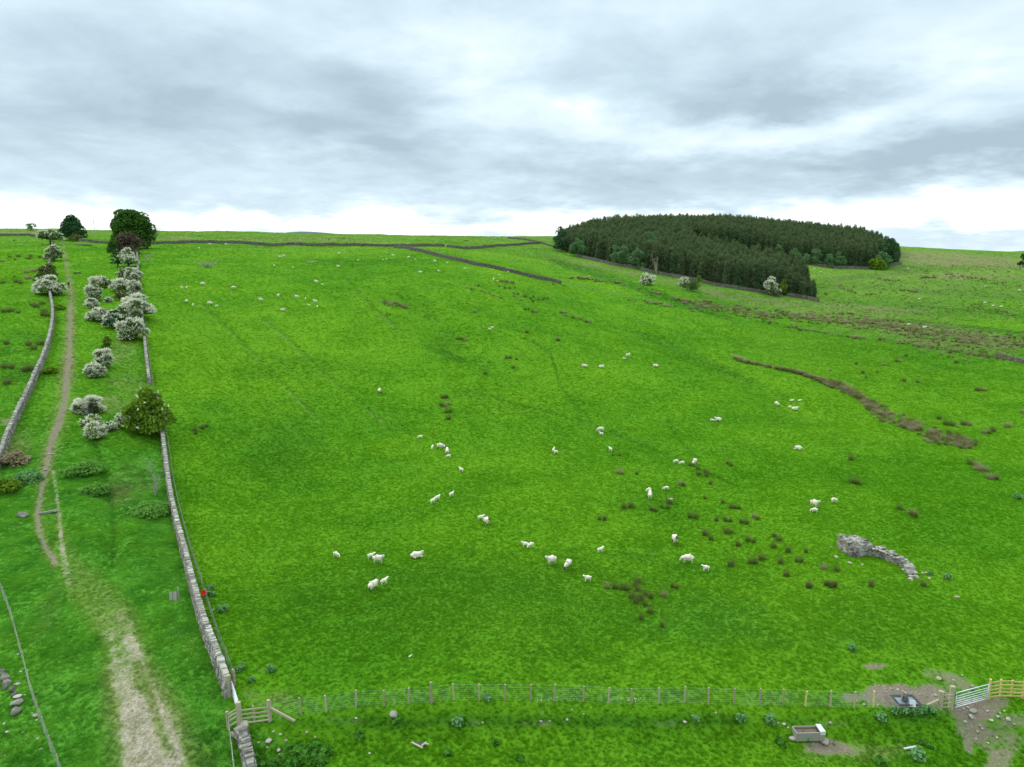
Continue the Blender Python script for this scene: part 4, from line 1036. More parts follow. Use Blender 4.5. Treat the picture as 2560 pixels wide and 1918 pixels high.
sheet('paper_scrap', 1026, 1644, .26, 'lone white scrap lying in the lower open pasture', 'litter', 'white')
p = at(2274, 1873); mb = MB(); mb.tube([(-.42, -.06, .06), (.1, .02, .09), (.45, .1, .12)], [.07, .085, .075], 8); tag(mb.build('pipe', M['white'], None, True, p), 'short white plastic pipe lying in the grass below the troughs', 'pipe')
p = at(1050, 1862); t = empty('broken_pallet', p, -.6); tag(t, 'broken wooden frame lying over a dark hollow in the lower grass', 'wooden frame', None, 'thing')
mb = MB(); mb.bar((-.5, -.25, .10), (.45, -.25, .12), .1, .09, 0, .8); mb.build('board', M['rail'], t)
mb = MB(); mb.bar((.30, .30, .14), (.34, -.22, .20), .09, .08, 0, .6); mb.build('board', M['rail'], t)
mb = MB(); mb.bar((.55, .22, .12), (.28, .05, .18), .08, .07, 0, .9); mb.build('board', M['rail'], t)
mb = MB(); mb.box((-.05, .1, .02), (.7, .42, .05)); mb.build('dark_sheet', M['darksteel'], t)  # flat dark sheet standing in for the dark hollow
p = at(122, 1283); mb = MB(); mb.box((0, 0, .16), (1.75, .36, .16), .42, 0, .5, .03, tilt=('Y', -.10)); tag(mb.build('stone_slab', M['stone'], None, False, p), 'long grey stone slab lying tilted between the two footpath ruts', 'slab')
for u, v, L, l in [(126, 1136, 1.35, 'thin timber water bar set across the lower footpath'), (153, 980, 1.0, 'short timber water bar set across the upper footpath')]:
    p = at(u, v); mb = MB(); mb.bar((-L / 2, 0, .06), (L / 2, .05, .08), .13, .11, 0, .9); tag(mb.build('timber_bar', M['rail'], None, False, p), l, 'timber bar')
p = at(193.5, 685); t = empty('feed_trough', p, 0); tag(t, 'low dark feed trough in the grass beside the upper footpath', 'trough')
mb = MB(); open_box(mb, 1.9, .6, .30, .05, 0, .18); mb.build('tank', M['rubber'], t)
for x in (-.8, .8):
    mb = MB(); mb.box((x, 0, .09), (.08, .5, .2)); mb.build('leg', M['rubber'], t)
p = at(210, 614); mb = MB(); mb.tube([(-4.2, 0, .25), (-1, .1, .3), (2, -.05, .28), (3.6, .05, .2)], [.30, .32, .28, .2], 7); tag(mb.build('log', M['bark'], None, True, p), 'long dark log lying below the low wall between the two trees', 'log')
p = at(237, 585); mb = MB(); mb.tube([(0, 0, -.5), (0, 0, 8.5)], [.16, .11], 7); t = empty('power_pole', p); tag(t, 'thin pale pole on the skyline between the two trees', 'pole'); mb.build('pole_shaft', M['deadwood'], t)
mb = MB(); mb.bar((-.7, 0, 7.9), (.7, 0, 7.9), .1, .1); mb.build('cross_arm', M['deadwood'], t)
# ------------------------------------------------------------------ foliage
def leaf_quads(r, clumps, n, size, inner=.72, up_only=None, shell=1.05, spray=0.0):
    """n leaf-clump faces spread through the outer volume of overlapping clumps (x, y, z, rx, ry, rz)"""
    C = np.array(clumps, float); wts = (C[:, 3] * C[:, 4] + C[:, 3] * C[:, 5]); wts /= wts.sum()
    ci = r.choice(len(C), n, p=wts)
    d = r.normal(size=(n, 3)); d /= np.linalg.norm(d, axis=1)[:, None]
    d[:, 2] = np.where(d[:, 2] < -.55, -d[:, 2], d[:, 2])
    rad = inner + (shell - inner) * r.random(n) ** .6
    P = C[ci, :3] + d * C[ci, 3:6] * rad[:, None]
    nv = d * .9 + r.normal(size=(n, 3)) * .75 + np.array([0, 0, .45]); nv /= np.linalg.norm(nv, axis=1)[:, None]
    t1 = np.cross(nv, r.normal(size=(n, 3))); t1 /= np.linalg.norm(t1, axis=1)[:, None]
    t2 = np.cross(nv, t1)
    s = size * r.uniform(.55, 1.35, n)
    a, b = t1 * s[:, None] * .5, t2 * s[:, None] * r.uniform(.3, .55, n)[:, None]
    if spray:                                     # flowering sprays reach outward along the branch
        a = (d + r.normal(size=(n, 3)) * .35 + [0, 0, .15]); a /= np.linalg.norm(a, axis=1)[:, None]; a = a * (s * spray)[:, None]; P = P + a * .5
        b = np.cross(a, nv); b /= np.linalg.norm(b, axis=1)[:, None]; b = b * (s * .30)[:, None]
    V = np.stack([P - a - b * .6, P + a * .3 - b, P + a + b * .5, P - a * .4 + b], 1)
    V += r.normal(size=V.shape) * size * .06
    return V.reshape(-1, 3), np.repeat(r.random(n), 4)

def quads_obj(name, V, tint, mat, parent=None, loc=None):
    return link(name, np_mesh(name, V, np.arange(len(V)).reshape(-1, 4), [mat], col=tint), parent, loc)

def lumpy(r, w, h, z0, n, flat=1.0, k=.36, vflat=.8):
    """clumps filling a domed crown of width w from z0 to h"""
    out = []
    H = h - z0
    for i in range(n):
        th = r.uniform(0, 6.28); t = (i + .5) / n
        zz = z0 + H * (.10 + .80 * t)
        ring = math.sqrt(max(0.02, 1 - ((zz - z0) / H - .36) ** 2 / (.30 if zz > z0 + .36 * H else .22))) * w / 2 * (1 - k * .95)
        zz += r.normal(0, .05) * H
        rr = ring * math.sqrt(r.uniform(.15, 1))
        s = w * k * r.uniform(.7, 1.15) * (1.05 - .40 * t)
        out.append((math.cos(th) * rr, math.sin(th) * rr * flat, zz, s, s * flat, min(s * vflat, H * .4)))
    return out

def limbs(mb, r, clumps, h0, rad, base=(0, 0), n=7, multi=1):
    for m_ in range(multi):
        bx = base[0] + (r.uniform(-.4, .4) if multi > 1 else 0); by = base[1] + (r.uniform(-.4, .4) if multi > 1 else 0)
        top_ = np.array([bx * 1.6, by * 1.6, h0])
        mb.tube([(bx, by, -.3), (bx * 1.2, by * 1.2, h0 * .5), tuple(top_)], [rad * 1.25, rad, rad * .8], 7, 0, r.random())
        ids = r.choice(len(clumps), min(n, len(clumps)), replace=False)
        for i in ids:
            c = np.array(clumps[i][:3]); mid = top_ * .5 + c * .5 + r.normal(size=3) * .15 * h0 * .3
            mb.tube([tuple(top_ * .97), tuple(mid), tuple(c)], [rad * .55, rad * .33, rad * .10], 5, 0, r.random())

def tree(name, u, v, label, cat, w, h, leaf, n, size, z0=.8, bark='bark', nc=14, flat=1.0, rad=.25, group=None, bloom=None, seed=None, k=.36, multi=1, blabel=None, shell=1.05, zoff=0, spray=0.0, bsize=None, top_bias=0.3, crown='crown', ext=None, inner=.72, vflat=.8):
    seed = seed if seed is not None else int(u * 13 + v * 7); r = np.random.default_rng(seed)
    p = at(u, v) if not isinstance(u, tuple) else u
    root = empty(name, (p[0], p[1], p[2] + zoff)); tag(root, label, cat, group, 'thing')
    cl = lumpy(r, w, h, z0, nc, flat, k, vflat)
    if ext: cl += ext
    mb = MB(); limbs(mb, r, cl, max(.4, z0 + (h - z0) * .18), rad, n=min(8, nc), multi=multi); mb.build('trunk', M[bark], root)
    V, t_ = leaf_quads(r, cl, n, size, inner, shell=shell, spray=spray); quads_obj(crown, V, t_, M[leaf], root)
    if bloom:
        bn, bw = bloom
        V, t_ = leaf_quads(r, cl, int(bn * 1.5), (bsize or size) , .97, shell=shell + .07, spray=bw)
        z_ = V.reshape(-1, 4, 3)[:, :, 2].mean(1); keep = r.random(len(z_)) < np.clip((z_ - z0) / (h - z0) * 1.1 + top_bias, .1, 1)
        cq = V.reshape(-1, 4, 3).mean(1) / (w * .16); keep &= (np.sin(cq[:, 0] * 2.1 + seed) + np.sin(cq[:, 1] * 1.7 + 2 + seed) + np.sin(cq[:, 2] * 2.9 + cq[:, 0])) > r.normal(-.85, .5, len(z_))
        V = V.reshape(-1, 4, 3)[keep].reshape(-1, 3); t_ = t_.reshape(-1, 4)[keep].ravel()
        quads_obj('blossom', V, t_, M['may'], root)
    return root

def wpx(u, v, px):                       # real size of a span of pixels seen at that ground point
    p = at(u, v); dep = p[1] * math.cos(PITCH) - (p[2] - CZ) * math.sin(PITCH)
    return px * dep / F

# two big trees on the left skyline
def T(u, v, wp, hp): return dict(w=wpx(u, v, wp), h=wpx(u, v, hp))
s_ = T(330, 628, 108, 103)
tree('sycamore_tree', 332, 622, 'largest tree, a dark domed sycamore at the top of the lane wall', 'tree', s_['w'] * .94, s_['h'] * .98, 'sycamore', 17000, s_['w'] * .042, z0=s_['h'] * .06, nc=80, rad=.8, k=.22, seed=11, inner=.8)
s_ = T(182, 599, 58, 56)
tree('broadleaved_tree', 183, 600, 'smaller rounded dark tree standing alone left of the sycamore', 'tree', s_['w'] * .98, s_['h'], 'sycamore2', 8000, s_['w'] * .055, z0=s_['h'] * .04, nc=50, rad=.5, k=.25, seed=12, inner=.8)
s_ = T(190, 603, 28, 16); tree('shrub', 189, 604, 'low yellow green shrub at the foot of the lone rounded tree', 'shrub', s_['w'], s_['h'], 'olive', 900, s_['w'] * .10, z0=.2, nc=9, rad=.1, seed=13)
s_ = T(330, 635, 66, 44); tree('shrub', 322, 634, 'russet brown twiggy bush growing against the foot of the sycamore', 'shrub', s_['w'], s_['h'], 'russet', 2600, s_['w'] * .07, z0=.4, nc=14, rad=.2, seed=14, inner=.5)
s_ = T(284, 640, 24, 60); tree('shrub', 285, 640, 'dark green bush hanging off the left side of the sycamore', 'shrub', s_['w'] * 1.1, s_['h'] * .75, 'sycamore', 1500, s_['w'] * .12, z0=.3, nc=10, rad=.2, seed=15)
# bare branches beyond the sycamore
def bare_tree(name, u, v, h, label, cat, mat='deadwood', n=8, spread=.5, seed=1, lean=0, rad=.1, up=.75, twigs=4):
    r = random.Random(seed); p = at(u, v); root = empty(name, p); tag(root, label, cat, None, 'thing'); mb = MB(); tw = MB()
    for i in range(n):
        th = r.uniform(0, 6.28); L = h * r.uniform(.6, 1); d = Vector((math.cos(th) * spread + lean, math.sin(th) * spread, up)).normalized()
        pts = [Vector((0, 0, -.1))]; q = Vector((0, 0, 0))
        for k in range(4):
            q = q + (d + Vector((r.uniform(-.3, .3), r.uniform(-.3, .3), r.uniform(-.1, .2)))) * L / 4; pts.append(q.copy())
            for m_ in range(twigs):
                e = q + Vector((r.uniform(-1, 1), r.uniform(-1, 1), r.uniform(-.2, 1))).normalized() * L * r.uniform(.12, .3)
                tw.tube([q, (q + e) / 2 + Vector((0, 0, .05 * L)), e], [rad * .25, rad * .2, rad * .1], 4, 0, r.random())
        mb.tube(pts, [rad, rad * .8, rad * .6, rad * .4, rad * .25], 5, 0, r.random())
    mb.build('branch', M[mat], root); tw.build('twigs', M[mat], root); return root
bare_tree('dead_tree', 389, 597, 9, 'bare leafless tree poking out on the right of the sycamore', 'tree', 'bark', 5, .35, 21, .1, .14, 1, 5)
bare_tree('fallen_tree', 516, 668, 5.2, 'pale dead tree top fallen in the upper pasture', 'dead tree', 'deadwood', 10, 1.0, 22, 0, .13, .35, 5)
bare_tree('dead_bush', 370, 656, 3.4, 'grey leafless bush standing in grass right of the hawthorn row', 'bush', 'deadwood', 9, .5, 23, 0, .06, .8, 6)
bare_tree('young_tree', 389, 1241, 4.6, 'thin pale leafless sapling close to the lane wall', 'tree', 'deadwood', 4, .22, 24, 0, .05, 1, 5)

# hawthorns
def thorn(u, v, wp, hp, label, flow=.5, seed=None, leaf='thorn', n=2100, z0f=.08, nc=13, spray=1.3, ext=None, flat=.9, cat='hawthorn'):
    s = T(u, v, wp, hp); sz = max(.30, s['w'] * .072)
    nc = int(nc * 1.6); n = int(n * 1.15)
    return tree('hawthorn', u, v, label, cat, s['w'] * 1.0, s['h'], leaf, n, sz, z0=s['h'] * z0f, nc=nc, rad=max(.08, s['w'] * .03), bloom=(int(n * flow * 1.15), spray), seed=seed, k=.23, vflat=.5, multi=2, flat=flat, ext=ext, bsize=sz * .62, group='hawthorn trees and bushes along the lane', inner=.6)
thorn(127, 612, 58, 34, 'dark wide hawthorn leaning over the wall top near the lone rounded tree', .14, 31, z0f=.35)
thorn(136, 652, 44, 40, 'round dark hawthorn straddling the upper lane wall', .30, 32)
thorn(122, 703, 54, 44, 'brownish half bare hawthorn on the lane wall above the white flowering one', .02, 33, 'olive', 1500)
thorn(126, 737, 64, 46, 'white flowering hawthorn on the lane wall beside the walker', .75, 34)
thorn(322, 668, 46, 48, 'white flowered hawthorn with a green top directly below the sycamore', .75, 35)
thorn(292, 668, 30, 44, 'dark green ivy like thorn bush left of the wall below the sycamore', .06, 36, 'sycamore2', 1300)
thorn(334, 712, 40, 44, 'pale flowering hawthorn on the field wall, second below the sycamore', .9, 37)
thorn(310, 700, 32, 30, 'small dull thorn left of the second wall hawthorn', .25, 371, n=1100)
thorn(250, 720, 50, 28, 'spreading white hawthorn alone in the lane, topmost left of the wall row', .7, 38)
thorn(306, 728, 54, 28, 'low white thorn joined to the left of the wall row', .85, 39)
thorn(338, 738, 34, 38, 'dense grey white hawthorn on the wall at the middle of the row', .6, 40)
thorn(234, 752, 46, 40, 'grey brown flowering hawthorn at the left edge of the thorn group', .5, 41)
thorn(229, 769, 30, 22, 'small compact white hawthorn bush lowest at the left of the lane', .85, 42, n=1000)
thorn(272, 757, 20, 12, 'tiny flowering sprig bush in the gap between thorn clumps', .8, 43, n=420)
thorn(304, 750, 42, 24, 'mid green unflowered thorn under the low white thorn', .08, 44, 'olive', 1100)
thorn(340, 800, 84, 58, 'widest hawthorn, grey white all over, covering the field wall', .85, 45, n=4200, nc=20)
thorn(250, 803, 56, 32, 'white flowering thorn left of the widest hawthorn', .85, 46)
thorn(288, 822, 50, 50, 'dark green thorn with pale sprays in front of the widest hawthorn', .35, 47, 'sycamore2')
thorn(335, 850, 70, 52, 'cream sprayed hawthorn lowest on the upper wall row', .7, 48, n=2800)
thorn(268, 872, 24, 34, 'slim dark green shrub above the bright white lane hawthorn', 0, 49, 'fresh', 1000)
thorn(264, 918, 52, 46, 'bright white hawthorn mid lane below the slim dark shrub', 1.0, 50)
thorn(240, 943, 50, 34, 'white flowering hawthorn just below and left of the bright white one', .8, 51)
thorn(224, 1036, 66, 44, 'brilliant white rounded hawthorn left of the bright green bush', 1.5, 52, n=2300)
thorn(226, 1068, 52, 30, 'olive thorn with few white sprays below the brilliant white hawthorn', .35, 53, 'fresh', 1300)
thorn(234, 1098, 54, 40, 'thorn with white top and russet side nearest to the footpath', .5, 54, 'fresh')
thorn(274, 1076, 34, 18, 'small white sprig thorn between the russet thorn and the green bush', .9, 55, n=500)
thorn(314, 1068, 40, 44, 'white flowered thorn growing into the left of the bright green bush', .7, 56, 'fresh', 1300)
s_ = T(376, 1095, 108, 122)
tree('field_maple', 374, 1088, 'tall bright green bush tree overhanging the lane wall', 'tree', s_['w'] * .98, s_['h'] * .96, 'fresh', 8500, .34, z0=.5, nc=30, rad=.16, seed=60, k=.24, bloom=(160, .8), multi=3, inner=.62)
for u, v, wp, hp, mat, lab in [(12, 1230, 70, 60, 'fresh', 'yellow green bramble bush at the left end of the lane wall'), (35, 1160, 60, 50, 'deadrush', 'straw coloured dead stem thicket against the lane wall'),
                               (70, 1200, 60, 40, 'nettle', 'green nettle mound between lane wall and footpath'), (150, 775, 22, 18, 'fresh', 'small yellow green bush beside the upper footpath'), (128, 932, 30, 24, 'fresh', 'dull green bush between the lane wall and the footpath'),
                               (20, 1155, 30, 40, 'deadrush', 'dry brown stalks leaning on the lower lane wall'), (390, 1130, 0, 0, None, None)]:
    if not mat: continue
    s = T(u, v, wp, hp); tree('shrub', u, v, lab, 'shrub', s['w'], s['h'] * .55, mat, 1300, .30, z0=.05, nc=10, rad=.04, seed=int(u + v), inner=.4)
for u, v, wp, hp, lab in [(215, 1185, 90, 55, 'broad bramble thicket on the ditch edge below the thorns, uppermost'), (240, 1235, 60, 45, 'smaller bramble thicket at the middle of the ditch'), (372, 1285, 100, 50, 'rounded nettle bank against the lane wall'), (330, 1300, 0, 0, '')]:
    if not lab: continue
    s = T(u, v, wp, hp); tree('bramble_bush', u, v, lab, 'bramble', s['w'], s['h'] * .5, 'weedbank', 2600, .26, z0=.02, nc=14, rad=.03, seed=int(u + v), inner=.45)
tree('shrub', 76, 577, 'tiny pale shrub on the far left skyline', 'shrub', 6, 5.0, 'birch', 300, .8, z0=.3, nc=6, rad=.1, seed=77)
tree('shrub', 2556, 668, 'dark bush at the far right edge below the moor', 'shrub', 4.5, 9, 'sycamore2', 500, .8, z0=.3, nc=8, rad=.1, seed=78)

# ------------------------------------------------------------------ the spruce wood
def spruce_mesh(seed, h=14.0, w=4.4, n=520):
    r = np.random.default_rng(seed)
    t = r.random(n) ** .75; zf = 1 - t * .97                         # height fraction, denser low down
    R = w / 2 * (1 - zf) ** .52 * r.uniform(.75, 1.1, n) + .12
    th = r.uniform(0, 6.283, n); whorl = np.round(zf * 22) / 22; zf = zf * .55 + whorl * .45
    d = np.stack([np.cos(th), np.sin(th), np.zeros(n)], 1)
    s_in = R * r.uniform(.2, .6, n)
    P0 = d * s_in[:, None] + np.array([0, 0, 1]) * (zf * h)[:, None]
    droop = r.uniform(.10, .42, n) - .55 * (zf > .8)
    P1 = d * R[:, None] + np.array([0, 0, 1]) * (zf * h - droop * R)[:, None]
    side = np.stack([-np.sin(th), np.cos(th), np.zeros(n)], 1) * (r.uniform(.20, .42, n) * (.55 + .8 * (1 - zf)))[:, None]
    side[:, 2] += r.normal(0, .16, n)
    V = np.stack([P0 - side * .7, P0 + side * .7, P1 + side * .55, P1 - side * .55], 1)
    V[:, 2:] -= np.array([0, 0, .12]); V += r.normal(0, .05, V.shape)
    # trunk and leading shoot as slim crossed blades
    mb = MB(); mb.tube([(0, 0, -.6), (0, 0, h * .5), (0, 0, h * .985)], [.17, .10, .025], 5)
    tv = np.array(mb.v); tf = [f for f in mb.f if len(f) == 4]
    VV_ = np.concatenate([V.reshape(-1, 3), tv]); nq = n * 4
    fq = np.concatenate([np.arange(nq).reshape(-1, 4), np.array(tf) + nq])
    mi = np.concatenate([np.zeros(n, int), np.ones(len(tf), int)])
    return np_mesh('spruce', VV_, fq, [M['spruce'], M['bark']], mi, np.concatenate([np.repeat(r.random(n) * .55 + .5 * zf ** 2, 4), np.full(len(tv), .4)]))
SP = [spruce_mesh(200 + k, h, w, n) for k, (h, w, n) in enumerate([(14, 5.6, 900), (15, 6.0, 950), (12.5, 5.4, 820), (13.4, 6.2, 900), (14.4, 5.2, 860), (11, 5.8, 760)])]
def wpt(u, y): return np.array([(u - 1280) / F * (y * math.cos(PITCH) + 25 * math.sin(PITCH)), y])
edge = unproject([(1398, 627), (1440, 636), (1500, 651), (1560, 663), (1620, 677), (1680, 687), (1740, 699), (1800, 713), (1860, 722), (1910, 730), (1960, 738), (2010, 744), (2030, 747)], hz)[:, :2]
lobe_back = np.array([wpt(2030, 350), wpt(1985, 376), wpt(1930, 398), wpt(1850, 420), wpt(1780, 438), wpt(1720, 455), wpt(1722, 492)])
rear = unproject([(1880, 632), (1965, 648), (2020, 657), (2072, 666), (2130, 669), (2180, 671), (2212, 666), (2240, 660)], hz)[:, :2]
far_ = np.array([wpt(2235, 540), wpt(2190, 600), wpt(2050, 660), wpt(1900, 690), wpt(1700, 700), wpt(1560, 680), wpt(1500, 600), wpt(1430, 560), wpt(1396, 520)])
POLY = np.concatenate([edge, lobe_back, rear, far_])
def inside(x, y, poly):
    c = np.zeros(np.shape(x), bool); j = len(poly) - 1
    for i in range(len(poly)):
        xi, yi = poly[i]; xj, yj = poly[j]
        c ^= ((yi > y) != (yj > y)) & (x < (xj - xi) * (y - yi) / (yj - yi + 1e-12) + xi); j = i
    return c
r = np.random.default_rng(3); step = 3.4
gx, gy = np.meshgrid(np.arange(POLY[:, 0].min(), POLY[:, 0].max(), step), np.arange(POLY[:, 1].min(), POLY[:, 1].max(), step * .95))
gx = gx + (np.arange(gx.shape[0]) % 2)[:, None] * step / 2
tx = (gx + r.normal(0, .55, gx.shape)).ravel(); ty = (gy + r.normal(0, .55, gx.shape)).ravel()
EXC = unproject([(1445, 641), (1537, 662), (1562, 668), (1592, 673), (1641, 684), (1402, 628), (1926, 738), (1953, 738), (1943, 647), (1988, 656), (2012, 659), (2038, 663), (2072, 669), (2094, 670), (2190, 674), (2200, 671), (2214, 668), (2219, 664)], hz)
m_ = inside(tx, ty, POLY)
for e_ in EXC: m_ &= np.hypot(tx - e_[0], ty - e_[1]) > 4.2
tx, ty = tx[m_], ty[m_]; tz = hz(tx, ty)
edge_in = np.concatenate([edge, lobe_back[:1]]) + np.array([.3, 1.6])
dE, _ = pdist(tx, ty, np.concatenate([edge, lobe_back[:2]])); dR, _ = pdist(tx, ty, rear)
tipd = pdist(tx, ty, np.array([edge[-1], lobe_back[0]]))[0]; endd = np.minimum(pdist(tx, ty, np.array([edge[0], far_[-1], far_[-2]]))[0], pdist(tx, ty, np.array([rear[-1], far_[0], far_[1], far_[2]]))[0])
sl = (.46 + .54 * np.clip(tipd / 12, 0, 1)) * (.60 + .40 * np.clip(endd / 22, 0, 1))
hgt = sl * r.uniform(.80, 1.10, len(tx)) * (1 + .10 * fbm(tx / 14, ty / 14, 2)); wid_ = r.uniform(.9, 1.15, len(tx)) * (.55 + .45 * sl)
kindv = r.integers(0, 6, len(tx)); rz_ = r.uniform(0, 6.28, len(tx))
# size in the picture: nearness and not being behind other rows
order = np.argsort(np.minimum(dE, dR * 1.6 + 2) + ty * .012)
first = np.zeros(len(tx), bool); first[order[:298]] = True
for i in np.nonzero(first)[0]:
    near_front = dE[i] < dR[i]
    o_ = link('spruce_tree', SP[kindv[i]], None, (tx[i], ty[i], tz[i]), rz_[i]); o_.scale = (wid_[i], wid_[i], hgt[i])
    tag(o_, 'dark spruce in the front ranks of the wood above the long boundary wall' if near_front else 'dark spruce in the rear edge of the wood above the side field', 'spruce tree', 'spruces at the front edge of the wood' if near_front else 'spruces at the rear edge of the wood', 'thing')
rest = ~first
coll2 = bpy.data.collections.new('spruce_kinds')
for k, me in enumerate(SP): coll2.objects.link(bpy.data.objects.new('spruce_kind_%d' % k, me))
print('spruces', len(tx), 'individual', first.sum())
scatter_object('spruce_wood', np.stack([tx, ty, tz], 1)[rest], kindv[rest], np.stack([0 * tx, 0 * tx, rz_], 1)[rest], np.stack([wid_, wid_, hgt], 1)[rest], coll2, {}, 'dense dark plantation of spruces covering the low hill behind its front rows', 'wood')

def bl(u, v, wp, hp, label, leaf='birch', n=1500, name='broadleaved_tree', bloom=None, z0=.1, bark='palebark', dy=-1.0):
    s = T(u, v, wp * 1.2, hp * 1.08); p = at(u, v)
    return tree(name, (p[0], p[1] + dy, float(hz(p[0], p[1] + dy))), 0, label, 'tree', s['w'], s['h'], leaf, n, max(.45, s['w'] * .085), z0=s['h'] * z0, nc=14, rad=.14, seed=int(u * 3 + v), k=.28, bark=bark, bloom=bloom, group='broadleaved trees along the wood edge', bsize=.5)
bl(1445, 641, 34, 38, 'blue green rounded tree nearest the left corner of the wood')
bl(1537, 662, 26, 46, 'slim pale green tree standing left of the pair against the wood')
bl(1562, 668, 30, 52, 'tall pale green birch, left of the pair at the front of the wood')
bl(1592, 673, 34, 48, 'wide pale green birch, right of the pair at the front of the wood')
bl(1636, 676, 40, 84, 'tallest pale green tree rising above the spruces behind the bare trunks', dy=14)
bl(1695, 690, 26, 66, 'mid green tree half sunk among the spruces right of the bare trunks', dy=12)
bl(1402, 628, 30, 56, 'olive tinted tree at the extreme left corner of the wood', 'sycamore2', dy=0)
bl(1618, 710, 32, 20, 'white flowering thorn in the dip before the wood, left one', 'thorn', 900, 'hawthorn', (700, 1.1), .05)
bl(1710, 717, 26, 20, 'greyish flowering thorn in the dip before the wood, second from left', 'thorn', 800, 'hawthorn', (400, 1.1), .05)
bl(1727, 728, 30, 26, 'dull green bush in front of the greyish thorn', 'thorn', 900, 'hawthorn', None, .05)
bl(1745, 711, 13, 22, 'small yellow green sapling against the boundary wall', 'fresh', 400)
bl(1926, 738, 36, 44, 'cream flowered rowan at the front of the wood tip', 'thorn', 1300, 'rowan_tree', (1500, .7), .06)
bl(1953, 738, 20, 38, 'yellow green young tree right of the cream flowered rowan', 'fresh', 700)
bl(1906, 729, 30, 64, 'grey green tree behind the cream flowered rowan', 'sycamore2', 900, dy=5)
bl(1943, 647, 20, 34, 'small pale round tree peeping over the wood tip, first of the rear edge', dy=-2)
bl(1988, 656, 20, 34, 'narrow grey green tree on the rear edge over the wood tip')
bl(2012, 659, 26, 22, 'low bushy tree next along the rear wall')
bl(2038, 663, 26, 40, 'tall pale round tree at the middle of the rear wall')
bl(2072, 669, 26, 32, 'rounded grey green tree right of the middle of the rear wall')
bl(2094, 670, 24, 38, 'grey green tree left of the dark gap in the rear edge')
bl(2190, 674, 34, 24, 'yellow green bush lowest at the far corner of the wood', 'fresh')
bl(2200, 671, 32, 38, 'light green round tree over the yellow green bush')
bl(2214, 668, 22, 26, 'small grey green bush at the far wall corner')
bl(2219, 664, 30, 66, 'tall grey green tree forming the far end of the wood', 'sycamore2')
bare_tree('dead_tree', 1641, 686, 8.5, 'cluster of pale bare trunks at the front of the wood', 'tree', 'palebark', 9, .16, 61, 0, .16, 1, 2)
# ------------------------------------------------------------------ sheep, lambs and the walker
def skin_mesh(name, joints, edges, mats, assign, sub=1, scale=1.0, rough=0.0, seed=1):
    """one continuous body grown round a jointed skeleton"""
    me = bpy.data.meshes.new(name + '_bones'); me.from_pydata([j[0] for j in joints], edges, [])
    ob = bpy.data.objects.new(name + '_bones', me); COL.objects.link(ob)
    sk = ob.modifiers.new('skin', 'SKIN'); sk.use_smooth_shade = True
    for v, j in zip(me.skin_vertices[0].data, joints): v.radius = j[1] if isinstance(j[1], tuple) else (j[1], j[1])
    me.skin_vertices[0].data[0].use_root = True
    ss = ob.modifiers.new('smooth', 'SUBSURF'); ss.levels = sub; ss.render_levels = sub
    dg = bpy.context.evaluated_depsgraph_get(); dg.update()
    ev = bpy.data.meshes.new_from_object(ob.evaluated_get(dg)); ev.name = name
    bpy.data.objects.remove(ob); bpy.data.meshes.remove(me)
    r = random.Random(seed)
    ev.materials.clear()
    for m in mats: ev.materials.append(m)
    for p in ev.polygons: p.material_index = assign(p.center); p.use_smooth = True
    for v in ev.vertices:
        if rough: v.co += v.normal * r.uniform(-rough, rough)
        v.co *= scale
    return ev

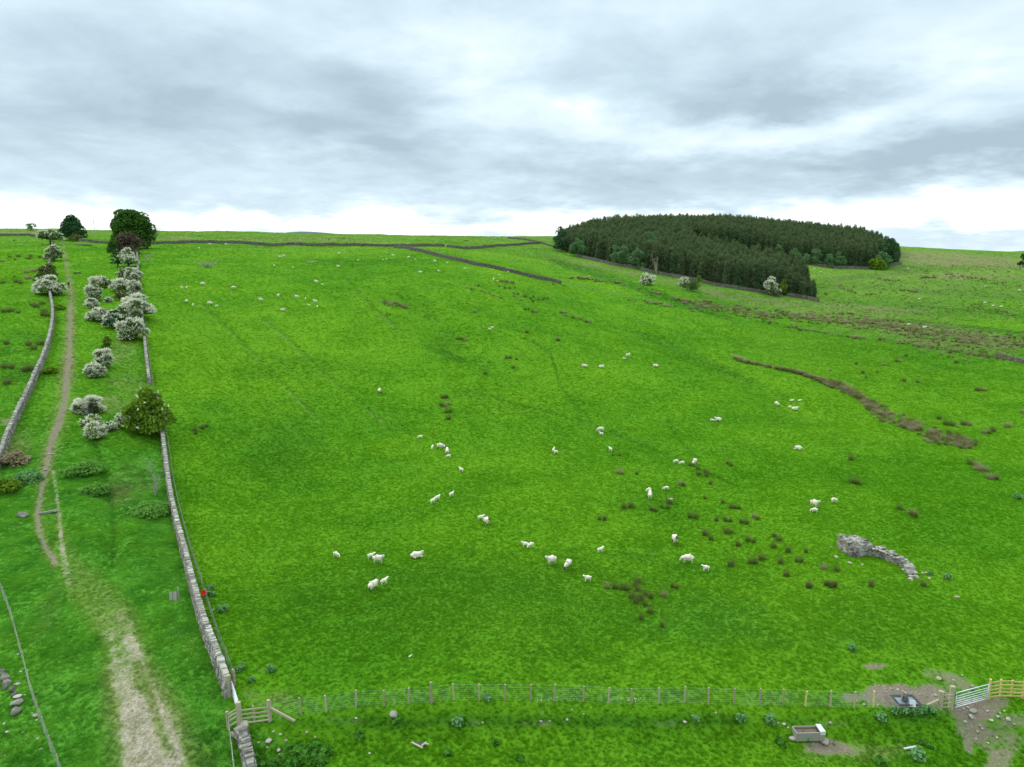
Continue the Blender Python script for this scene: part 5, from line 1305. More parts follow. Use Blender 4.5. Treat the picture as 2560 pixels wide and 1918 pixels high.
def sheep_mesh(pose, lamb, dark):
    k = .80 if lamb else 1.0                      # lambs: thin body on long legs
    bz = .60 if pose[0] != 'l' else .27
    if lamb: bz = .62 if pose[0] != 'l' else .22
    J, E = [], []
    def add(p, r, par=None):
        J.append((p, r)); i = len(J) - 1
        if par is not None: E.append((par, i))
        return i
    B = lambda r: (r * k, r * k)
    mid = add((0, 0, bz), (.27 * k, .255 * k))
    pel = add((-.34, 0, bz + .02), (.245 * k, .25 * k), mid); rump = add((-.50, 0, bz - .02), (.14 * k, .16 * k), pel); tail = add((-.57, 0, bz - .17), (.045, .045), rump)
    che = add((.30, 0, bz + .01), (.225 * k, .235 * k), mid)
    if pose == 'graze':
        nk = add((.50, 0, bz - .07), B(.15), che); hd = add((.64, 0, .28), B(.105), nk); mz = add((.74, 0, .10), B(.062), hd)
        ex, ez = .60, .35
    elif pose == 'turn':
        nk = add((.43, -.06, bz + .15), B(.145), che); hd = add((.50, -.17, bz + .29), B(.11), nk); mz = add((.53, -.34, bz + .20), B(.066), hd); ex, ez = .49, bz + .32
    else:
        nk = add((.42, 0, bz + .15), B(.145), che); hd = add((.54, 0, bz + .31), B(.11), nk); mz = add((.70, 0, bz + .24), B(.066), hd); ex, ez = .52, bz + .34
    hp = J[hd][0]
    for s in (-1, 1):
        if pose == 'turn': ear = add((hp[0] + s * .15, hp[1] + .02, hp[2] + .05), (.03, .02), hd)
        else: ear = add((ex - .02, s * .15, ez), (.03, .02), hd)
    for s in (-1, 1):
        y = s * (.125 if not lamb else .09)
        if pose[0] != 'l':
            a = add((.28, y, .40), B(.085), che); b = add((.29, y, .22), (.042, .042), a); c = add((.28, y, .09), (.034, .034), b); add((.30, y, .02), (.04, .034), c)
            a = add((-.36, y, .42), (.12 * k, .09 * k), pel); b = add((-.43, y, .25), (.05, .045), a); c = add((-.40, y, .10), (.034, .034), b); add((-.37, y, .02), (.04, .034), c)
        else:
            a = add((.36, y, .13), B(.08), che); b = add((.54, y * 1.1, .07), (.042, .042), a); add((.62 if s > 0 else .40, y * 1.1, .04), (.036, .034), b)
            a = add((-.28, y * 1.7, .14), B(.11), pel); b = add((-.06, y * 2.1, .08), (.05, .05), a); add((-.22, y * 2.2, .04), (.036, .034), b)
    hc, mc = Vector(J[hd][0]), Vector(J[mz][0])
    def assign(c):
        if min((c - hc).length, (c - mc).length, (c - (hc + mc) / 2).length) < (.145 if not lamb else .12): return 1
        if pose[0] != 'l' and c.z < (.30 if not lamb else .10): return 2
        if dark and not lamb and pose[0] != 'l' and c.x < -.36 and c.z < .46 and abs(c.y) < .09: return 2
        return 0
    fl = M['lambwool'] if lamb else M['fleece']
    face = M['darkface'] if dark else (M['lambwool'] if lamb else M['paleface'])
    legs = M['darkface'] if dark and not lamb else (M['lambwool'] if lamb else M['paleface'])
    return skin_mesh('sheep_body', J, E, [fl, face, legs], assign, 1, .60 if lamb else 1.0, .012, 3)
POSES = {}
for code, pose in (('s', 'stand'), ('g', 'graze'), ('l', 'lie'), ('t', 'turn')):
    for lamb in (0, 1):
        for dark in (0, 1):
            if lamb and (dark or pose == 'turn'): continue
            POSES[('L' if lamb else 'E') + code + ('d' if dark else '')] = sheep_mesh(pose, bool(lamb), bool(dark))
# code, column, row of the feet, heading in degrees (0 right, 90 uphill, 180 left, 270 to the viewer), label
SHEEP = [
 ('Lg', 841, 1395, -30, 'lone lamb standing left of the standing ewe with a lamb behind her'), ('Ls', 928, 1399, 10, 'lamb half hidden behind the broad standing ewe'), ('Et', 947, 1411, 0, 'broad white ewe side on with her face turned to the viewer'),
 ('El', 1042, 1396, 10, 'ewe lying with raised patched head right of the broad standing ewe'), ('Esd', 934, 1478, 55, 'ewe with dark hind legs walking uphill behind a lamb'), ('Ls', 961, 1463, 40, 'lamb with head up stepping ahead of the dark legged ewe'),
 ('Lg', 1050.5, 1098, 180, 'small lamb grazing above the cluster around two ewes, facing left'), ('Ls', 1081, 1125, 80, 'lamb seen from behind left of the two close ewes'), ('Egd', 1102, 1124, -12, 'ewe grazing nose down behind a ewe seen from the rear'), ('Esd', 1118, 1137, 95, 'round ewe seen from the rear with dark hind legs'),
 ('Lg', 1121, 1146, 175, 'lamb right at the heels of the ewe seen from the rear'), ('Ls', 1153, 1181, 150, 'lone lamb facing left below the cluster of two ewes'), ('Ls', 1129, 1243, 45, 'lone lamb stepping uphill just above a touching pair of lambs'), ('Ls', 1094, 1252, 40, 'front lamb of the touching pair heading uphill'), ('Ls', 1082, 1260, 48, 'rear lamb of the touching pair heading uphill'),
 ('Ls', 1203, 1302, 5, 'lamb standing behind the ewe with the dark face in mid pasture'), ('Esd', 1217, 1315, -55, 'ewe with a dark face standing in front of one lamb in mid pasture'), ('Ls', 1384, 1131, 70, 'lamb with raised head, upper of a close pair in open grass'), ('Ls', 1389, 1136, 185, 'lamb facing left, lower of a close pair in open grass'),
 ('Ls', 1313, 1370, 180, 'left lamb of a pair standing flank to flank, head high'), ('Lg', 1327, 1371, 215, 'right lamb of a pair standing flank to flank, head low'), ('Es', 1378, 1413, 205, 'white faced ewe looking left beside a grazing dark headed ewe'), ('Egd', 1420, 1423, 235, 'dark headed ewe grazing towards the viewer beside the white faced ewe'),
 ('Ls', 1501, 1383, 20, 'lone lamb looking right below the rush tufts in mid pasture'), ('Ls', 1468.5, 1456, 190, 'nearest lone lamb, standing left of the big rush patch'), ('Eg', 1501.5, 1081, 180, 'ewe grazing directly above a small lamb on the trod'), ('Ls', 1503, 1090, 170, 'small lamb directly below the ewe on the trod'),
 ('Ls', 1526, 1129, 125, 'lone upright lamb heading uphill right of the trod'), ('Lg', 1690, 1159, 180, 'left of two lambs grazing in line by a dark headed ewe'), ('Lg', 1705, 1163, 180, 'right of two lambs grazing in line by a dark headed ewe'), ('Egd', 1736, 1164, 235, 'dark headed ewe grazing right of two lambs in line'),
 ('Lg', 1622, 1231, 200, 'lamb half hidden behind the ewe with her back to the viewer'), ('Es', 1624.5, 1248, 78, 'ewe with her back to the viewer in front of a hidden lamb'), ('Lg', 1665, 1227, 180, 'lamb grazing alone right of the ewe with her back to the viewer'), ('Ll', 1676.5, 1253, -60, 'small white lamb resting against a dark rush tuft'),
 ('Esd', 1687, 1361, -85, 'dark faced ewe staring at the viewer left of the rush tufts'), ('Eg', 1718.5, 1410, 165, 'sheep grazing leftwards below the staring dark faced ewe'), ('Ls', 1764, 1430, 185, 'lamb with pricked ears facing left, lowest of the three near the rushes'),
 ('Es', 2036, 1270, -60, 'ewe standing behind a lamb uphill left of the ruin'), ('Lg', 2035.5, 1283, 165, 'lamb in front of the ewe uphill left of the ruin'), ('Lg', 2085, 1258, 10, 'lamb grazing rightwards alone uphill of the ruin'),
 ('Eld', 1995, 1125, 160, 'ewe lying alone on open grass below the group of five'), ('Ll', 1781, 1053, 180, 'lamb lying flat nose to nose with a lying ewe'), ('El', 1795.5, 1053, 175, 'ewe lying beside a flat lying lamb in the wide middle pasture'),
 ('Egd', 1941.8, 1017, -70, 'round dark legged sheep left of the group below the brown ditch'), ('Ll', 1979, 1004, -10, 'upper left lamb lying in the group below the brown ditch'), ('Ll', 1999, 1004, 0, 'upper right lamb lying in the group below the brown ditch'), ('Lg', 1975, 1022, 110, 'small sheep touching the lying ewe in the group below the brown ditch'), ('El', 1987, 1026, 5, 'ewe lying lowest in the group below the brown ditch'),
 ('El', 1461.7, 918, 175, 'left of two resting sheep level with each other in the upper middle pasture'), ('El', 1503.5, 920, 5, 'right of two resting sheep level with each other in the upper middle pasture'), ('Es', 1569.6, 894, 20, 'upper of two sheep close together above the level pair'), ('Ll', 1561, 899, 180, 'lower smaller one of two sheep close together above the level pair'), ('El', 1639.5, 918, 165, 'lone resting sheep right of the level pair'),
 ('Esd', 949, 984, 90, 'lone sheep seen from the rear above the stacked rush clumps'), ('Ll', 1224.5, 825, 180, 'lower left lamb of a tiny pair in the gully pasture'), ('Ll', 1230, 821, 10, 'upper right lamb of a tiny pair in the gully pasture'),
 ('Ls', 498, 623, 90, 'tiny sheep near the top wall right of the sycamore, lowest of three'), ('Es', 525, 614, 180, 'tiny sheep just under the top wall, left of the pair'), ('Es', 565, 614.5, 0, 'tiny sheep just under the top wall, right of the pair'),
 ('Es', 700.5, 646, 180, 'left of two sheep side by side in the dip below the top wall'), ('Es', 709.5, 643, 0, 'right of two sheep side by side in the dip below the top wall'), ('Egd', 685.6, 669, 270, 'sheep below the side by side pair in the dip'), ('Ls', 733, 672, 120, 'lamb right of and below the side by side pair in the dip'),
 ('El', 848, 636, 180, 'pale sheep under the top wall left of a dark legged one'), ('Esd', 861.6, 635, 270, 'dark legged sheep under the top wall right of a pale one'), ('Ls', 895, 653, 0, 'lone tiny lamb right of the bare earth scar'), ('El', 846, 668, 180, 'resting ewe below the bare earth scar'),
 ('Es', 982.6, 642, 180, 'sheep under the start of the slanting wall, upper of three'), ('Ls', 966, 651, 90, 'middle lamb of three under the start of the slanting wall'), ('Ll', 958, 651, 180, 'left lamb of three under the start of the slanting wall'), ('Eg', 1021.6, 647, 180, 'ewe right of the three under the start of the slanting wall'), ('Ll', 1038, 650, 0, 'lamb lying right of the ewe under the slanting wall'),
 ('Es', 1087, 657, 180, 'ewe on the brow below the slanting wall'), ('Ls', 1118, 660, 0, 'tiny lamb right of the ewe on the brow below the slanting wall'), ('El', 1051, 683, 170, 'resting sheep, left of two under the brow'), ('Egd', 1096, 682, 260, 'dark headed sheep, right of two under the brow'), ('Ll', 1162, 673, 0, 'tiny lamb alone midway along the slanting wall'),
 ('El', 1260, 678, 0, 'left sheep of two lying at the foot of the slanting wall'), ('Ll', 1270, 681, 180, 'right lamb of two lying at the foot of the slanting wall'), ('Ll', 1249, 689, 180, 'lamb lying below the two at the foot of the slanting wall'), ('Es', 1234, 703, 90, 'ewe at the left edge of the brown rush bed under the wall'), ('Ll', 1244, 705, 0, 'lamb lying against the brown rush bed under the wall'),
 ('Ls', 454.8, 723, 180, 'left of two lambs standing level in the upper left pasture'), ('Ls', 467, 723, 90, 'right of two lambs standing level in the upper left pasture'), ('Eg', 507, 715, 190, 'sheep grazing uphill right of the two level lambs'), ('Eg', 584, 724, 185, 'big ewe grazing alone right of the two level lambs'),
 ('Es', 791, 709, 180, 'pinkish ewe, left of two on the upper fold'), ('Ll', 806, 713, 0, 'white lamb, right of two on the upper fold'), ('Es', 696, 745, 90, 'small sheep left of the ewe with reddish belly'), ('Es', 742, 747, 180, 'ewe standing left of a lone lamb in the upper pasture line'), ('Ls', 763.7, 751, 90, 'lone lamb right of the standing ewe in the upper pasture line'), ('Es', 652, 755, 200, 'sheep standing alone left of the long upper pasture line'),
 ('Es', 788, 759, 180, 'ewe above two small lambs at the right of the upper pasture line'), ('Ll', 772, 765, 180, 'lamb lying left below the ewe at the right of the line'), ('Ls', 793.5, 771, 90, 'lamb standing below the ewe at the right of the line'), ('El', 706.5, 778, 0, 'long white ewe lying lowest in the upper pasture line'),
 ('Egd', 466.5, 759, 270, 'dark bellied sheep leftmost of the lower left four'), ('Ls', 482, 766.5, 90, 'lamb just right of the dark bellied sheep'), ('Egd', 525, 764, 10, 'largest ewe of the lower left four, with dark legs'), ('Ls', 541.6, 769, 0, 'lamb following right of the largest ewe of the lower left four'),
 ('El', 2298, 750, 20, 'lone white sheep in the tussocky side field below the wood corner'), ('El', 2462, 759, 0, 'upper left of three white sheep in a row in the tussocky side field'), ('El', 2482, 766.5, 0, 'middle of three white sheep in a row in the tussocky side field'), ('El', 2502.6, 769, 0, 'lower right of three white sheep in a row in the tussocky side field'),
 ('El', 2271.6, 814, 0, 'smaller white sheep lying on the brown rush band'), ('El', 2311, 821, -10, 'larger white sheep lying on the brown rush band'), ('El', 2270, 673, 0, 'tiny white sheep just right of the wall bend at the wood'), ('El', 2548, 728, 0, 'tiny white sheep high in the far right field'), ('El', 2464, 718, 0, 'tiny pale sheep by the far dark rush line on the right'),
 ('El', 2035, 673, -20, 'upper white sheep in the green notch behind the wood tip'), ('El', 2051.5, 682, -20, 'lower white sheep in the green notch behind the wood tip'), ('Ll', 1473, 692, 0, 'tiny lamb by the rushes below the left end of the wood'),
]
sp_ = unproject([(s[1], s[2]) for s in SHEEP], hz)
for (code, u, v, yaw, label), p in zip(SHEEP, sp_):
    lamb = code[0] == 'L'
    o_ = link('lamb' if lamb else 'sheep', POSES[code], None, (p[0], p[1], p[2] + (.10 if v > 900 else .14)), math.radians(yaw))
    k = random.uniform(.95, 1.06) * (1.06 if not lamb else 1.12); o_.scale = (k, k, k)
    tag(o_, label, 'lamb' if lamb else 'sheep', 'lambs grazing with the flock' if lamb else 'sheep of the hillside flock', 'thing')

# walker on the footpath
p = at(172.5, 720)
J = [((0, 0, .96), (.15, .12)), ((0, 0, 1.15), (.145, .11)), ((0, .02, 1.38), (.19, .12)), ((0, .02, 1.50), (.065, .065)), ((0, .03, 1.56), (.06, .065)), ((0, .035, 1.68), (.085, .10)), ((0, .03, 1.75), (.075, .085)),
     ((.20, .02, 1.40), (.07, .07)), ((.27, -.05, 1.14), (.05, .05)), ((.25, .08, .92), (.038, .038)), ((.25, .12, .83), (.04, .03)),
     ((-.20, .02, 1.40), (.07, .07)), ((-.27, .06, 1.14), (.05, .05)), ((-.25, .20, .95), (.038, .038)), ((-.24, .25, .87), (.04, .03)),
     ((.10, 0, .86), (.10, .10)), ((.10, .14, .48), (.065, .065)), ((.10, .05, .10), (.045, .045)), ((.10, .16, .05), (.045, .04)),
     ((-.10, 0, .86), (.10, .10)), ((-.10, -.06, .48), (.065, .065)), ((-.10, -.26, .14), (.045, .045)), ((-.10, -.18, .05), (.045, .04))]
E = [(0, 1), (1, 2), (2, 3), (3, 4), (4, 5), (5, 6), (2, 7), (7, 8), (8, 9), (9, 10), (2, 11), (11, 12), (12, 13), (13, 14), (0, 15), (15, 16), (16, 17), (17, 18), (0, 19), (19, 20), (20, 21), (21, 22)]
def dress(c):
    if c.z > 1.50 or (abs(c.x) > .2 and c.z < .93): return 0
    return 1 if c.z > .93 else 2
person = empty('person', (p[0], p[1], p[2] + .02), math.radians(8)); tag(person, 'walker in dark clothes and a pale cap heading up the footpath', 'person', None, 'thing')
link('person_body', skin_mesh('person_body', J, E, [M['skin'], M['jacket'], M['cloth']], dress, 2), person)
mb = MB(); n = 12; vs = [(.10 * math.cos(6.283 * k / n), .035 + .12 * math.sin(6.283 * k / n), 1.72) for k in range(n)] + [(.085 * math.cos(6.283 * k / n), .03 + .10 * math.sin(6.283 * k / n), 1.80) for k in range(n)] + [(0, .03, 1.84)]
mb.add(vs, [(k, (k + 1) % n, n + (k + 1) % n, n + k) for k in range(n)] + [(n + k, n + (k + 1) % n, 2 * n) for k in range(n)]); mb.box((0, .17, 1.725), (.14, .12, .012)); mb.build('cap', M['cap'], person, True)
mb = MB(); mb.box((0, -.16, 1.24), (.30, .17, .42), jit=.01, taper=.85); mb.build('rucksack', M['cloth'], person)

# ------------------------------------------------------------------ rush tufts
RUSH = [tuft_mesh('rush_tuft', 170, .40, .80, .022, 300 + k, [M['rush']], .62, True) for k in range(4)] + [tuft_mesh('rush_tuft', 170, .42, .74, .024, 310 + k, [M['deadrush']], .7, True) for k in range(2)]
NEAR = [(1450 + x / 5.53, 1050 + y / 5.53, w / 5.53) for x, y, w in [(545, 745, 95), (785, 755, 50), (455, 495, 45), (545, 500, 40), (1520, 640, 50), (1625, 690, 60), (1640, 765, 80), (1750, 745, 90), (1750, 785, 70), (1800, 888, 75), (1385, 905, 70), (1430, 915, 60), (1725, 1095, 45), (1970, 1150, 60), (2085, 1220, 70), (2140, 1225, 60), (2195, 1230, 60), (1235, 1160, 110), (610, 1225, 90), (700, 1215, 100), (980, 1250, 70), (1040, 1265, 70), (1130, 1215, 60), (1210, 1225, 70), (1520, 1350, 90), (1600, 1360, 90), (2040, 610, 60), (2090, 640, 60), (270, 1380, 70), (340, 1385, 70)]] + \
       [(1650 + x / 4.916, 1280 + y / 4.916, w / 4.916) for x, y, w in [(690, 110, 60), (800, 110, 70), (865, 120, 60), (1000, 135, 70), (1065, 150, 70), (1150, 75, 60), (1200, 95, 50), (555, 285, 100), (625, 345, 80), (830, 265, 120), (1080, 360, 90), (1150, 380, 60), (960, 420, 80), (1400, 305, 70), (1455, 355, 90), (1395, 440, 85), (1570, 495, 85), (1790, 500, 60), (870, 670, 100), (1110, 635, 80), (1170, 640, 80), (1250, 590, 100), (1480, 635, 75), (1680, 615, 70), (1740, 620, 60), (2010, 705, 75), (2170, 730, 80), (1550, 790, 85), (1830, 930, 90), (2040, 905, 70), (2100, 930, 70), (2150, 920, 60), (150, 930, 60), (200, 945, 60)]] + \
       [(2000 + x / 5.53, 1280 + y / 5.53, w / 5.53) for x, y, w in [(370, 1015, 65), (425, 1030, 70), (480, 1035, 60), (985, 1030, 100), (1705, 1025, 95), (120, 1050, 85), (1540, 40, 60), (1590, 70, 70)]]
PATCH = [(1280 + x / 5.53, 1300 + y / 5.53, w / 5.53) for x, y, w in [(1740, 870, 110), (1530, 960, 110), (1590, 975, 90), (1420, 950, 100), (1310, 945, 70), (1740, 985, 100), (1650, 1080, 110), (1770, 1110, 130), (1920, 1085, 80), (2100, 1065, 90), (1700, 920, 80), (1840, 1040, 80)]] + [(1590, 1508, 18), (1625, 1533, 18), (1603, 1550, 16), (1612, 1515, 15), (1655, 1568, 14)]
RIGHT = [(1950 + x / 3.626, 850 + y / 3.626, w / 3.626) for x, y, w in [(645, 1090, 60), (660, 1300, 80), (705, 1310, 60), (1085, 1540, 60), (1190, 1580, 60), (1220, 1610, 50), (1720, 1130, 60), (1775, 1140, 60), (1795, 1185, 70), (1850, 1190, 70), (1910, 1260, 80), (1960, 1265, 60), (1790, 462, 60), (1840, 460, 50), (1120, 376, 50), (1248, 388, 40), (750, 305, 40), (880, 300, 28), (780, 343, 24), (940, 231, 36), (690, 221, 32), (1055, 199, 36), (1085, 201, 30), (1140, 150, 36), (1595, 209, 36), (1440, 720, 50), (1500, 770, 60), (1560, 780, 60), (1665, 772, 60), (1715, 775, 50), (1850, 848, 50), (1895, 850, 50), (1930, 832, 60), (2060, 793, 65), (2190, 658, 35), (455, 282, 28), (1610, 795, 30)]]
MID = [(960 + x / 4.254, 560 + y / 4.254, w / 4.254) for x, y, w in [(30, 970, 25), (62, 972, 25), (1005, 663, 35), (930, 705, 30), (1225, 671, 30), (1285, 687, 35), (1337, 690, 30), (1390, 685, 22), (1385, 752, 28), (1425, 756, 28), (1385, 775, 36), (1500, 780, 48), (1590, 784, 30), (1560, 803, 38), (1585, 830, 38), (1457, 818, 30), (1645, 814, 34), (1690, 812, 30), (1705, 797, 30), (1740, 797, 30), (1500, 916, 40), (1540, 914, 36), (1580, 942, 40), (1620, 942, 40), (1885, 950, 40), (1930, 950, 44), (1930, 980, 32), (2010, 1005, 50), (2080, 1010, 44), (2150, 1050, 50), (2190, 1052, 50), (960, 940, 40), (1520, 1160, 55), (1848, 1242, 55), (785, 1228, 40), (825, 1230, 40), (870, 1242, 42), (1800, 648, 32), (1915, 663, 25), (2040, 803, 16), (880, 850, 12)]] + \
      [(1000 + x / 4.608, 800 + y / 4.608, w / 4.608) for x, y, w in [(1820, 243, 60), (1225, 445, 40), (1270, 445, 44), (1342, 458, 36), (1305, 556, 56), (985, 625, 60)]]
STACK = [(1000 + x / 4.608, 800 + y / 4.608, w / 4.608) for x, y, w in [(490, 900, 60), (535, 898, 60), (480, 995, 60), (525, 1000, 50), (555, 975, 50), (535, 1070, 60), (580, 1065, 55), (560, 1148, 66)]] + [(487, 1078, 13), (505, 1072, 14), (516, 1068, 12), (490, 1086, 10)]
LEFTF = [(x / 3.45, 500 + y / 3.45, w / 3.45) for x, y, w in [(85, 498, 36), (162, 492, 46), (130, 520, 26), (268, 490, 36), (250, 510, 50), (345, 500, 40), (390, 512, 34), (15, 533, 40), (228, 630, 50), (290, 622, 60), (245, 682, 60), (330, 690, 60), (310, 700, 50), (25, 720, 44), (150, 712, 60), (175, 722, 40), (125, 670, 22), (310, 925, 70), (275, 912, 36), (360, 900, 50), (90, 965, 75), (158, 978, 40), (30, 970, 40), (380, 970, 60), (375, 998, 60), (405, 1005, 50), (58, 1245, 56), (250, 1255, 60), (350, 1250, 70), (290, 1290, 60), (40, 1450, 70), (100, 1455, 60), (260, 1470, 80), (215, 1480, 60), (60, 1590, 80), (120, 355, 20), (345, 405, 20)]]
def rushes(lst, label, group, brown=.2):
    P_ = unproject([(u, v) for u, v, w in lst], hz); r = random.Random(len(lst))
    for (u, v, w), p in zip(lst, P_):
        dep = p[1] * math.cos(PITCH) - (p[2] - CZ) * math.sin(PITCH); wd = max(.45, w * dep / F)
        k = r.randrange(4) if r.random() > brown else 4 + r.randrange(2)
        o_ = link('rush_tuft', RUSH[k], None, p, r.uniform(0, 6.28)); sc = wd / .80
        o_.scale = (sc, sc, min(1.6, max(.85, 1.05 * sc ** .6)) * r.uniform(.9, 1.15)); tag(o_, label, 'rush', group, 'thing')
rushes(NEAR, 'dark spiky rush tuft dotted on the pasture left of and above the ruined wall', 'scattered rush tufts in the lower right pasture', .1)
rushes(PATCH, 'olive rush tuft in the tall clump nearest the fence, right of the nearest lambs', 'clump of rushes in the lower pasture', .25)
rushes(RIGHT, 'dark rush tuft scattered in the right hand pasture around the brown rushy ditch', 'scattered rush tufts in the right hand pasture', .25)
rushes(MID, 'small dark rush tuft on the middle slope below the slanting wall', 'scattered rush tufts on the middle slope', .25)
rushes(STACK, 'rush tuft standing out alone in the left half of the big sheep pasture', 'rush tufts in the left half of the pasture', .3)
rushes(LEFTF, 'dark rush tuft in the field left of the lane wall', 'rush tufts in the field beyond the lane wall', .05)

# dense beds that nobody could count
def bed(name, label, samples, sizes, brown=.5, seed=1, hscale=1.0):
    r = np.random.default_rng(seed); P_ = unproject(samples, hz); V, T_, MI = [], [], []
    for p, w in zip(P_, sizes):
        dep = p[1] * math.cos(PITCH) - (p[2] - CZ) * math.sin(PITCH); s = max(.5, w * dep / F) / 1.05
        k = int(r.integers(0, 4)) if r.random() > brown else 4 + int(r.integers(0, 2))
        me = RUSH[k]; co = np.empty(len(me.vertices) * 3, np.float32); me.vertices.foreach_get('co', co); co = co.reshape(-1, 3)
        nbl = len(co) // 6; take = min(nbl, 110 if p[1] < 200 else 45); co = co[:take * 6]
        tn = np.empty(len(me.vertices), np.float32); me.attributes['tint'].data.foreach_get('value', tn)
        a = r.uniform(0, 6.28); c_, s_ = math.cos(a), math.sin(a); wide = 1.0 if p[1] < 200 else 2.0
        x = co.copy()
        if wide > 1: x[:, :2] += (x[:, :2] - np.repeat(x.reshape(-1, 6, 3).mean(1), 6, 0)[:, :2]) * 1.2
        x = np.stack([(x[:, 0] * c_ - x[:, 1] * s_) * s, (x[:, 0] * s_ + x[:, 1] * c_) * s, x[:, 2] * min(1.5, s ** .6) * hscale * r.uniform(.8, 1.15)], 1) + p
        V.append(x); T_.append(tn[:take * 6] ); MI.append(np.full(take * 2, 0 if k < 4 else 1))
    V = np.concatenate(V); nb = len(V) // 6
    b = np.arange(nb)[:, None] * 6
    fq = np.stack([b + [0, 1, 3, 2], b + [2, 3, 5, 4]], 1).reshape(-1, 4)
    tag(link(name, np_mesh(name, V, fq, [M['rush'], M['deadrush']], np.concatenate(MI), np.concatenate(T_))), label, 'rushes', kind='stuff')
def along(poly, n, seed):
    """n points scattered in a strip surveyed as (column, row, width across)"""
    r = np.random.default_rng(seed); i = np.sort(r.uniform(0, len(poly) - 1, n)); k = np.arange(len(poly)); p_ = np.array(poly, float)
    w = np.interp(i, k, p_[:, 2]); off = r.normal(0, .42, n).clip(-.75, .75) * w
    return np.stack([np.interp(i, k, p_[:, 0]) + off * .55, np.interp(i, k, p_[:, 1]) + off * .5 * -1], 1)
Z = lambda x, y, w: (1950 + x / 3.626, 850 + y / 3.626, w / 3.626)
st_ = [Z(-420, 165, 16), Z(-330, 205, 10), Z(-150, 240, 6), Z(0, 270, 12), Z(150, 303, 16), Z(240, 330, 22), Z(340, 362, 22), Z(440, 395, 45), Z(520, 420, 70), Z(620, 460, 60), Z(690, 505, 50), Z(760, 560, 45), Z(830, 610, 80), Z(920, 665, 120), Z(1010, 710, 130), Z(1120, 760, 110), Z(1220, 800, 110), Z(1330, 850, 130), Z(1430, 885, 150), Z(1540, 920, 150), Z(1650, 945, 110), Z(1760, 960, 70)]
S1 = np.concatenate([along(st_[3:], 430, 5), along(st_[:4], 34, 51)]); bed('rush_bed', 'brown and olive rushes filling the winding ditch across the right hand pasture', S1, np.full(len(S1), 16.0), .5, 5)
S2 = along([(955, 757, 6), (975, 760, 14), (990, 762, 16), (1008, 765, 12), (1016, 772, 6)], 46, 6); bed('rush_bed', 'isolated oval bed of brown rushes alone on the upper left pasture', S2, np.full(len(S2), 9.0), .6, 6)
S3 = along([(1248, 703, 4), (1265, 705, 10), (1284, 709, 6)], 26, 7); bed('rush_bed', 'small oval bed of dark rushes just below the slanting wall', S3, np.full(len(S3), 7.0), .35, 7)
S4 = np.concatenate([along([(1700, 752, 12), (1800, 768, 26), (1900, 785, 30), (2000, 792, 30), (2100, 800, 40), (2200, 812, 44), (2300, 828, 40), (2400, 840, 40), (2500, 852, 40), (2620, 868, 50)], 800, 8),
                     along([(1420, 695, 6), (1480, 700, 10), (1560, 712, 6), (1640, 735, 6), (1720, 757, 6)], 60, 81), along([(1560, 750, 4), (1640, 760, 10), (1740, 775, 14), (1850, 792, 14), (1960, 815, 10), (2080, 838, 8), (2200, 850, 8), (2300, 866, 8), (2420, 885, 8), (2520, 900, 8)], 150, 82),
                     along([(2150, 805, 30), (2250, 820, 40), (2330, 850, 80), (2430, 870, 80), (2540, 880, 80)], 240, 83)])
bed('rush_bed', 'wide belt of pale brown rushes crossing the side field below the wood', S4, np.random.default_rng(1).uniform(7, 13, len(S4)), .62, 8)
rr = np.random.default_rng(9)
S5 = np.stack([rr.uniform(2020, 2600, 330), rr.uniform(665, 800, 330)], 1); S5 = S5[(S5[:, 1] > 690 + (2300 - S5[:, 0]) * .10) | (S5[:, 0] > 2260)]
S5 = np.concatenate([S5, along([(2080, 712, 5), (2130, 733, 6), (2190, 738, 5)], 26, 91), along([(2195, 698, 6), (2240, 704, 8)], 24, 92), along([(2250, 727, 5), (2292, 730, 8)], 26, 93), along([(2300, 694, 6), (2340, 696, 8)], 24, 94), along([(2360, 685, 8), (2440, 700, 12), (2560, 720, 10)], 60, 95), along([(2430, 770, 6), (2500, 780, 8), (2540, 790, 8)], 30, 96)])
bed('rush_bed', 'countless small dark tussocks freckling the rough side field right of the wood', S5, np.random.default_rng(2).uniform(4.0, 8.5, len(S5)), .25, 9)
S6 = np.concatenate([along([(540, 596, 3), (640, 597, 4), (760, 599, 4), (880, 597, 3)], 80, 97), along([(1160, 602, 3), (1185, 604, 5)], 14, 98), along([(560, 615, 2), (700, 617, 2), (860, 618, 2), (990, 620, 3)], 40, 99), along([(1300, 622, 3), (1365, 624, 3)], 16, 990)])
bed('rush_bed', 'sparse dark tussocks along the hilltop wall and the field above it', S6, np.random.default_rng(3).uniform(2.5, 5, len(S6)), .4, 10)
S7 = along([(1155, 713, 4), (1180, 722, 6), (1222, 735, 4), (1255, 747, 3)], 26, 100); bed('rush_bed', 'thin row of brown rushes on the brow below the slanting wall', S7, np.full(len(S7), 6.0), .8, 11)

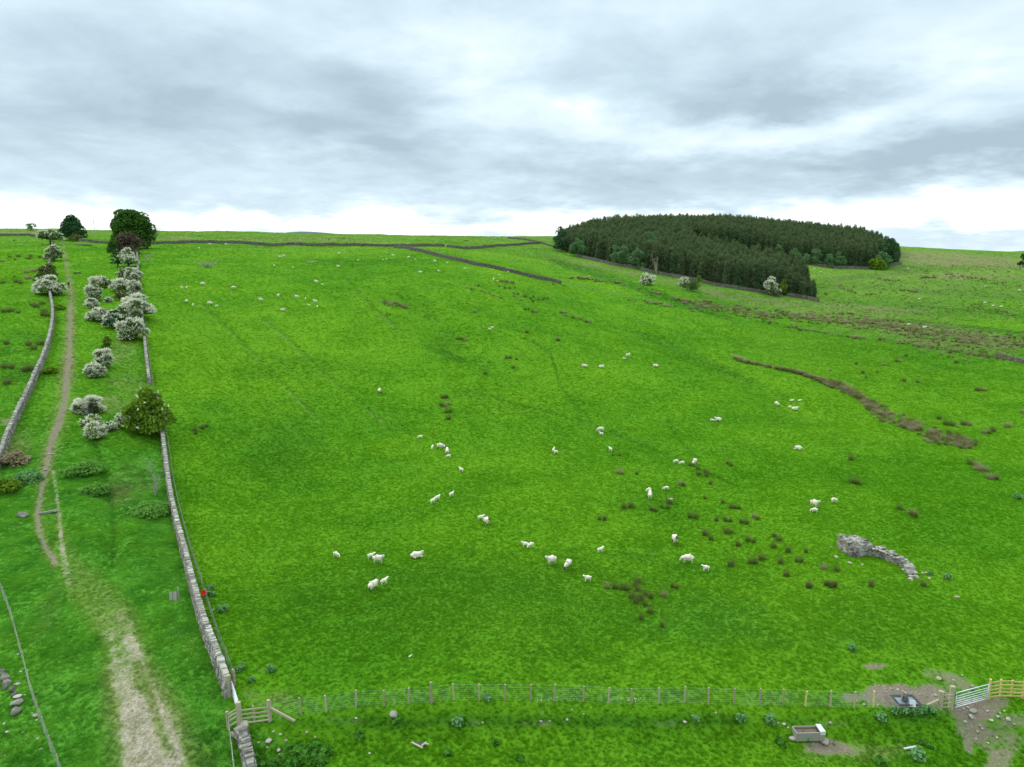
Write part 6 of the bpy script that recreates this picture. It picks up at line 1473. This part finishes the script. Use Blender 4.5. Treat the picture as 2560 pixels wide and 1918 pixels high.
# ------------------------------------------------------------------ rank weeds near the fence
def leafy(name, seed, cl, n, size, mat):
    V_, t_ = leaf_quads(np.random.default_rng(seed), cl, n, size, .3); return np_mesh(name, V_, np.arange(len(V_)).reshape(-1, 4), [M[mat]], col=t_)
WEED = [leafy('thistle_plant', 400 + k, [(0, 0, .16, .30, .28, .24), (.12, .08, .26, .20, .2, .24), (-.14, -.05, .24, .2, .2, .22)], 240, .13, 'nettle') for k in range(3)]
DOCK = [leafy('dock_plant', 410 + k, [(0, 0, .10, .34, .34, .16), (.1, .05, .22, .2, .2, .2)], 60, .26, 'dock') for k in range(2)]
def weeds(lst, meshes, name, label, group):
    P_ = unproject([(u, v) for u, v, w in lst], hz)
    for i, ((u, v, w), p) in enumerate(zip(lst, P_)):
        o_ = link(name, meshes[i % len(meshes)], None, p, i * 1.3); o_.scale = (w, w, w * .9); tag(o_, label, name.split('_')[0], group, 'thing')
weeds([(597, 1678, 1.0), (606, 1672, .9), (678, 1678, 1.1), (628, 1704, .9)], WEED, 'thistle_plant', 'bluish thistle clump in the pasture corner just inside the lane gate', 'thistles inside the lane gate')
weeds([(527, 1474, 1.1), (519, 1488, 1.2), (532, 1490, 1.0), (558, 1530, 1.5), (550, 1524, .9)], WEED, 'thistle_plant', 'bluish thistle clump beside the orange tub on the pasture side of the fence', 'thistles near the orange tub')
weeds([(1144, 1812, 1.3), (1220, 1752, 1.1), (1853, 1802, 1.2), (1924, 1806, 1.4), (1738, 1803, 1.0)], WEED, 'thistle_plant', 'bluish thistle growing along the long stock fence and its ditch', 'thistles along the stock fence')
weeds([(2293, 1898, 1.6)], WEED, 'thistle_plant', 'single round thistle in grass below the white pipe', None)
weeds([(2368, 1447, 1.3), (2545, 1247, 1.6), (2325, 1437, .8), (2130, 1625, 1.2)], WEED, 'thistle_plant', 'lone bluish thistle out in the open pasture on the right', 'lone thistles on the right')
weeds([(2202, 1800, 1.2), (2255, 1782, 1.3), (2240, 1783, 1.2), (2275, 1782, 1.3), (2290, 1783, 1.2), (2310, 1780, 1.1), (2330, 1782, 1.0)], WEED, 'thistle_plant', 'rank green weed growing along the front of the black trough', 'weeds before the black trough')
weeds([(2000, 1848, .9), (2018, 1850, .9), (2034, 1848, .9), (2049, 1846, .7)], WEED, 'thistle_plant', 'rank green weed growing against the front of the concrete trough', 'weeds before the concrete trough')
weeds([(780 + (k * 37) % 100 - 60, 1872 + (k * 23) % 44, .9 + (k % 3) * .2) for k in range(26)] + [(640 + (k * 41) % 120, 1900 + (k * 13) % 20, 1.0) for k in range(14)], DOCK, 'dock_plant', 'broad leaved dock in the patch right of the broken wall', 'docks right of the broken wall')
weeds([(990, 1806, .9), (1950, 1858, 1.0), (1956, 1866, .8), (2305, 1858, .9), (2322, 1868, .8), (2196, 1908, 1.0), (2208, 1912, .9), (1240, 1860, .9), (1120, 1885, 1.0), (895, 1838, .9), (902, 1848, .8), (1300, 1900, .9)], DOCK, 'dock_plant', 'single dock plant scattered in the lowest strip of grass below the ditch', 'docks in the lowest strip')
# wool scraps and daisies
def flecks(name, label, uv, size, mat, seed):
    P_ = unproject(uv, hz); r = np.random.default_rng(seed); n = len(P_)
    s = size * r.uniform(.5, 1.5, n)[:, None]; a = r.normal(size=(n, 3)); a /= np.linalg.norm(a, axis=1)[:, None]; b = np.cross(a, r.normal(size=(n, 3))); b /= np.linalg.norm(b, axis=1)[:, None]; c = np.cross(a, b)
    C = P_ + np.array([0, 0, .10]) + r.normal(0, .02, (n, 3))
    V = np.stack([C - a * s, C - b * s * .7, C + a * s, C + b * s * .7, C + c * s * .6, C - c * s * .6], 1).reshape(-1, 3)
    t_ = np.array([(0, 1, 4), (1, 2, 4), (2, 3, 4), (3, 0, 4), (1, 0, 5), (2, 1, 5), (3, 2, 5), (0, 3, 5)])
    fq = (np.arange(n)[:, None, None] * 6 + t_[None]).reshape(-1, 3)
    tag(link(name, np_mesh(name, V, fq, [M[mat]])), label, 'wool' if 'wool' in name else 'flowers', kind='stuff')
r9 = np.random.default_rng(19)
flecks('wool_scraps', 'tiny white scraps of shed wool sprinkled over the pasture', np.stack([r9.uniform(520, 2500, 130), r9.uniform(1020, 1740, 130)], 1), .026, 'white', 1)
flecks('wool_tags', 'white wool tags caught low on the netting of the long fence', np.concatenate([np.stack([r9.normal(1368, 18, 16), r9.normal(1752, 4, 16)], 1), np.stack([r9.normal(1590, 10, 10), r9.normal(1753, 4, 10)], 1), np.stack([r9.uniform(1340, 1610, 22), r9.normal(1751, 2, 22)], 1), np.stack([r9.uniform(1350, 1480, 8), r9.uniform(1765, 1795, 8)], 1)]), .04, 'white', 2)
flecks('white_flowers', 'white umbel flowers dotted in the rank verge beside the lane wall', np.concatenate([np.stack([r9.normal(478, 12, 30), r9.normal(1612, 16, 30)], 1), np.stack([r9.normal(440, 18, 14), r9.normal(1590, 12, 14)], 1), np.stack([r9.normal(58, 10, 16), r9.normal(1568, 6, 16)], 1), np.stack([r9.normal(28, 14, 18), r9.normal(1310, 8, 18)], 1), np.stack([r9.normal(385, 10, 14), r9.normal(1315, 8, 14)], 1)]), .03, 'may', 3)
flecks('yellow_flowers', 'yellow buttercups in the verge left of the broken wall', np.concatenate([np.stack([r9.normal(522, 8, 24), r9.normal(1886, 10, 24)], 1), np.stack([r9.normal(45, 30, 40), r9.normal(1365, 20, 40)], 1)]), .024, 'yellow', 4)
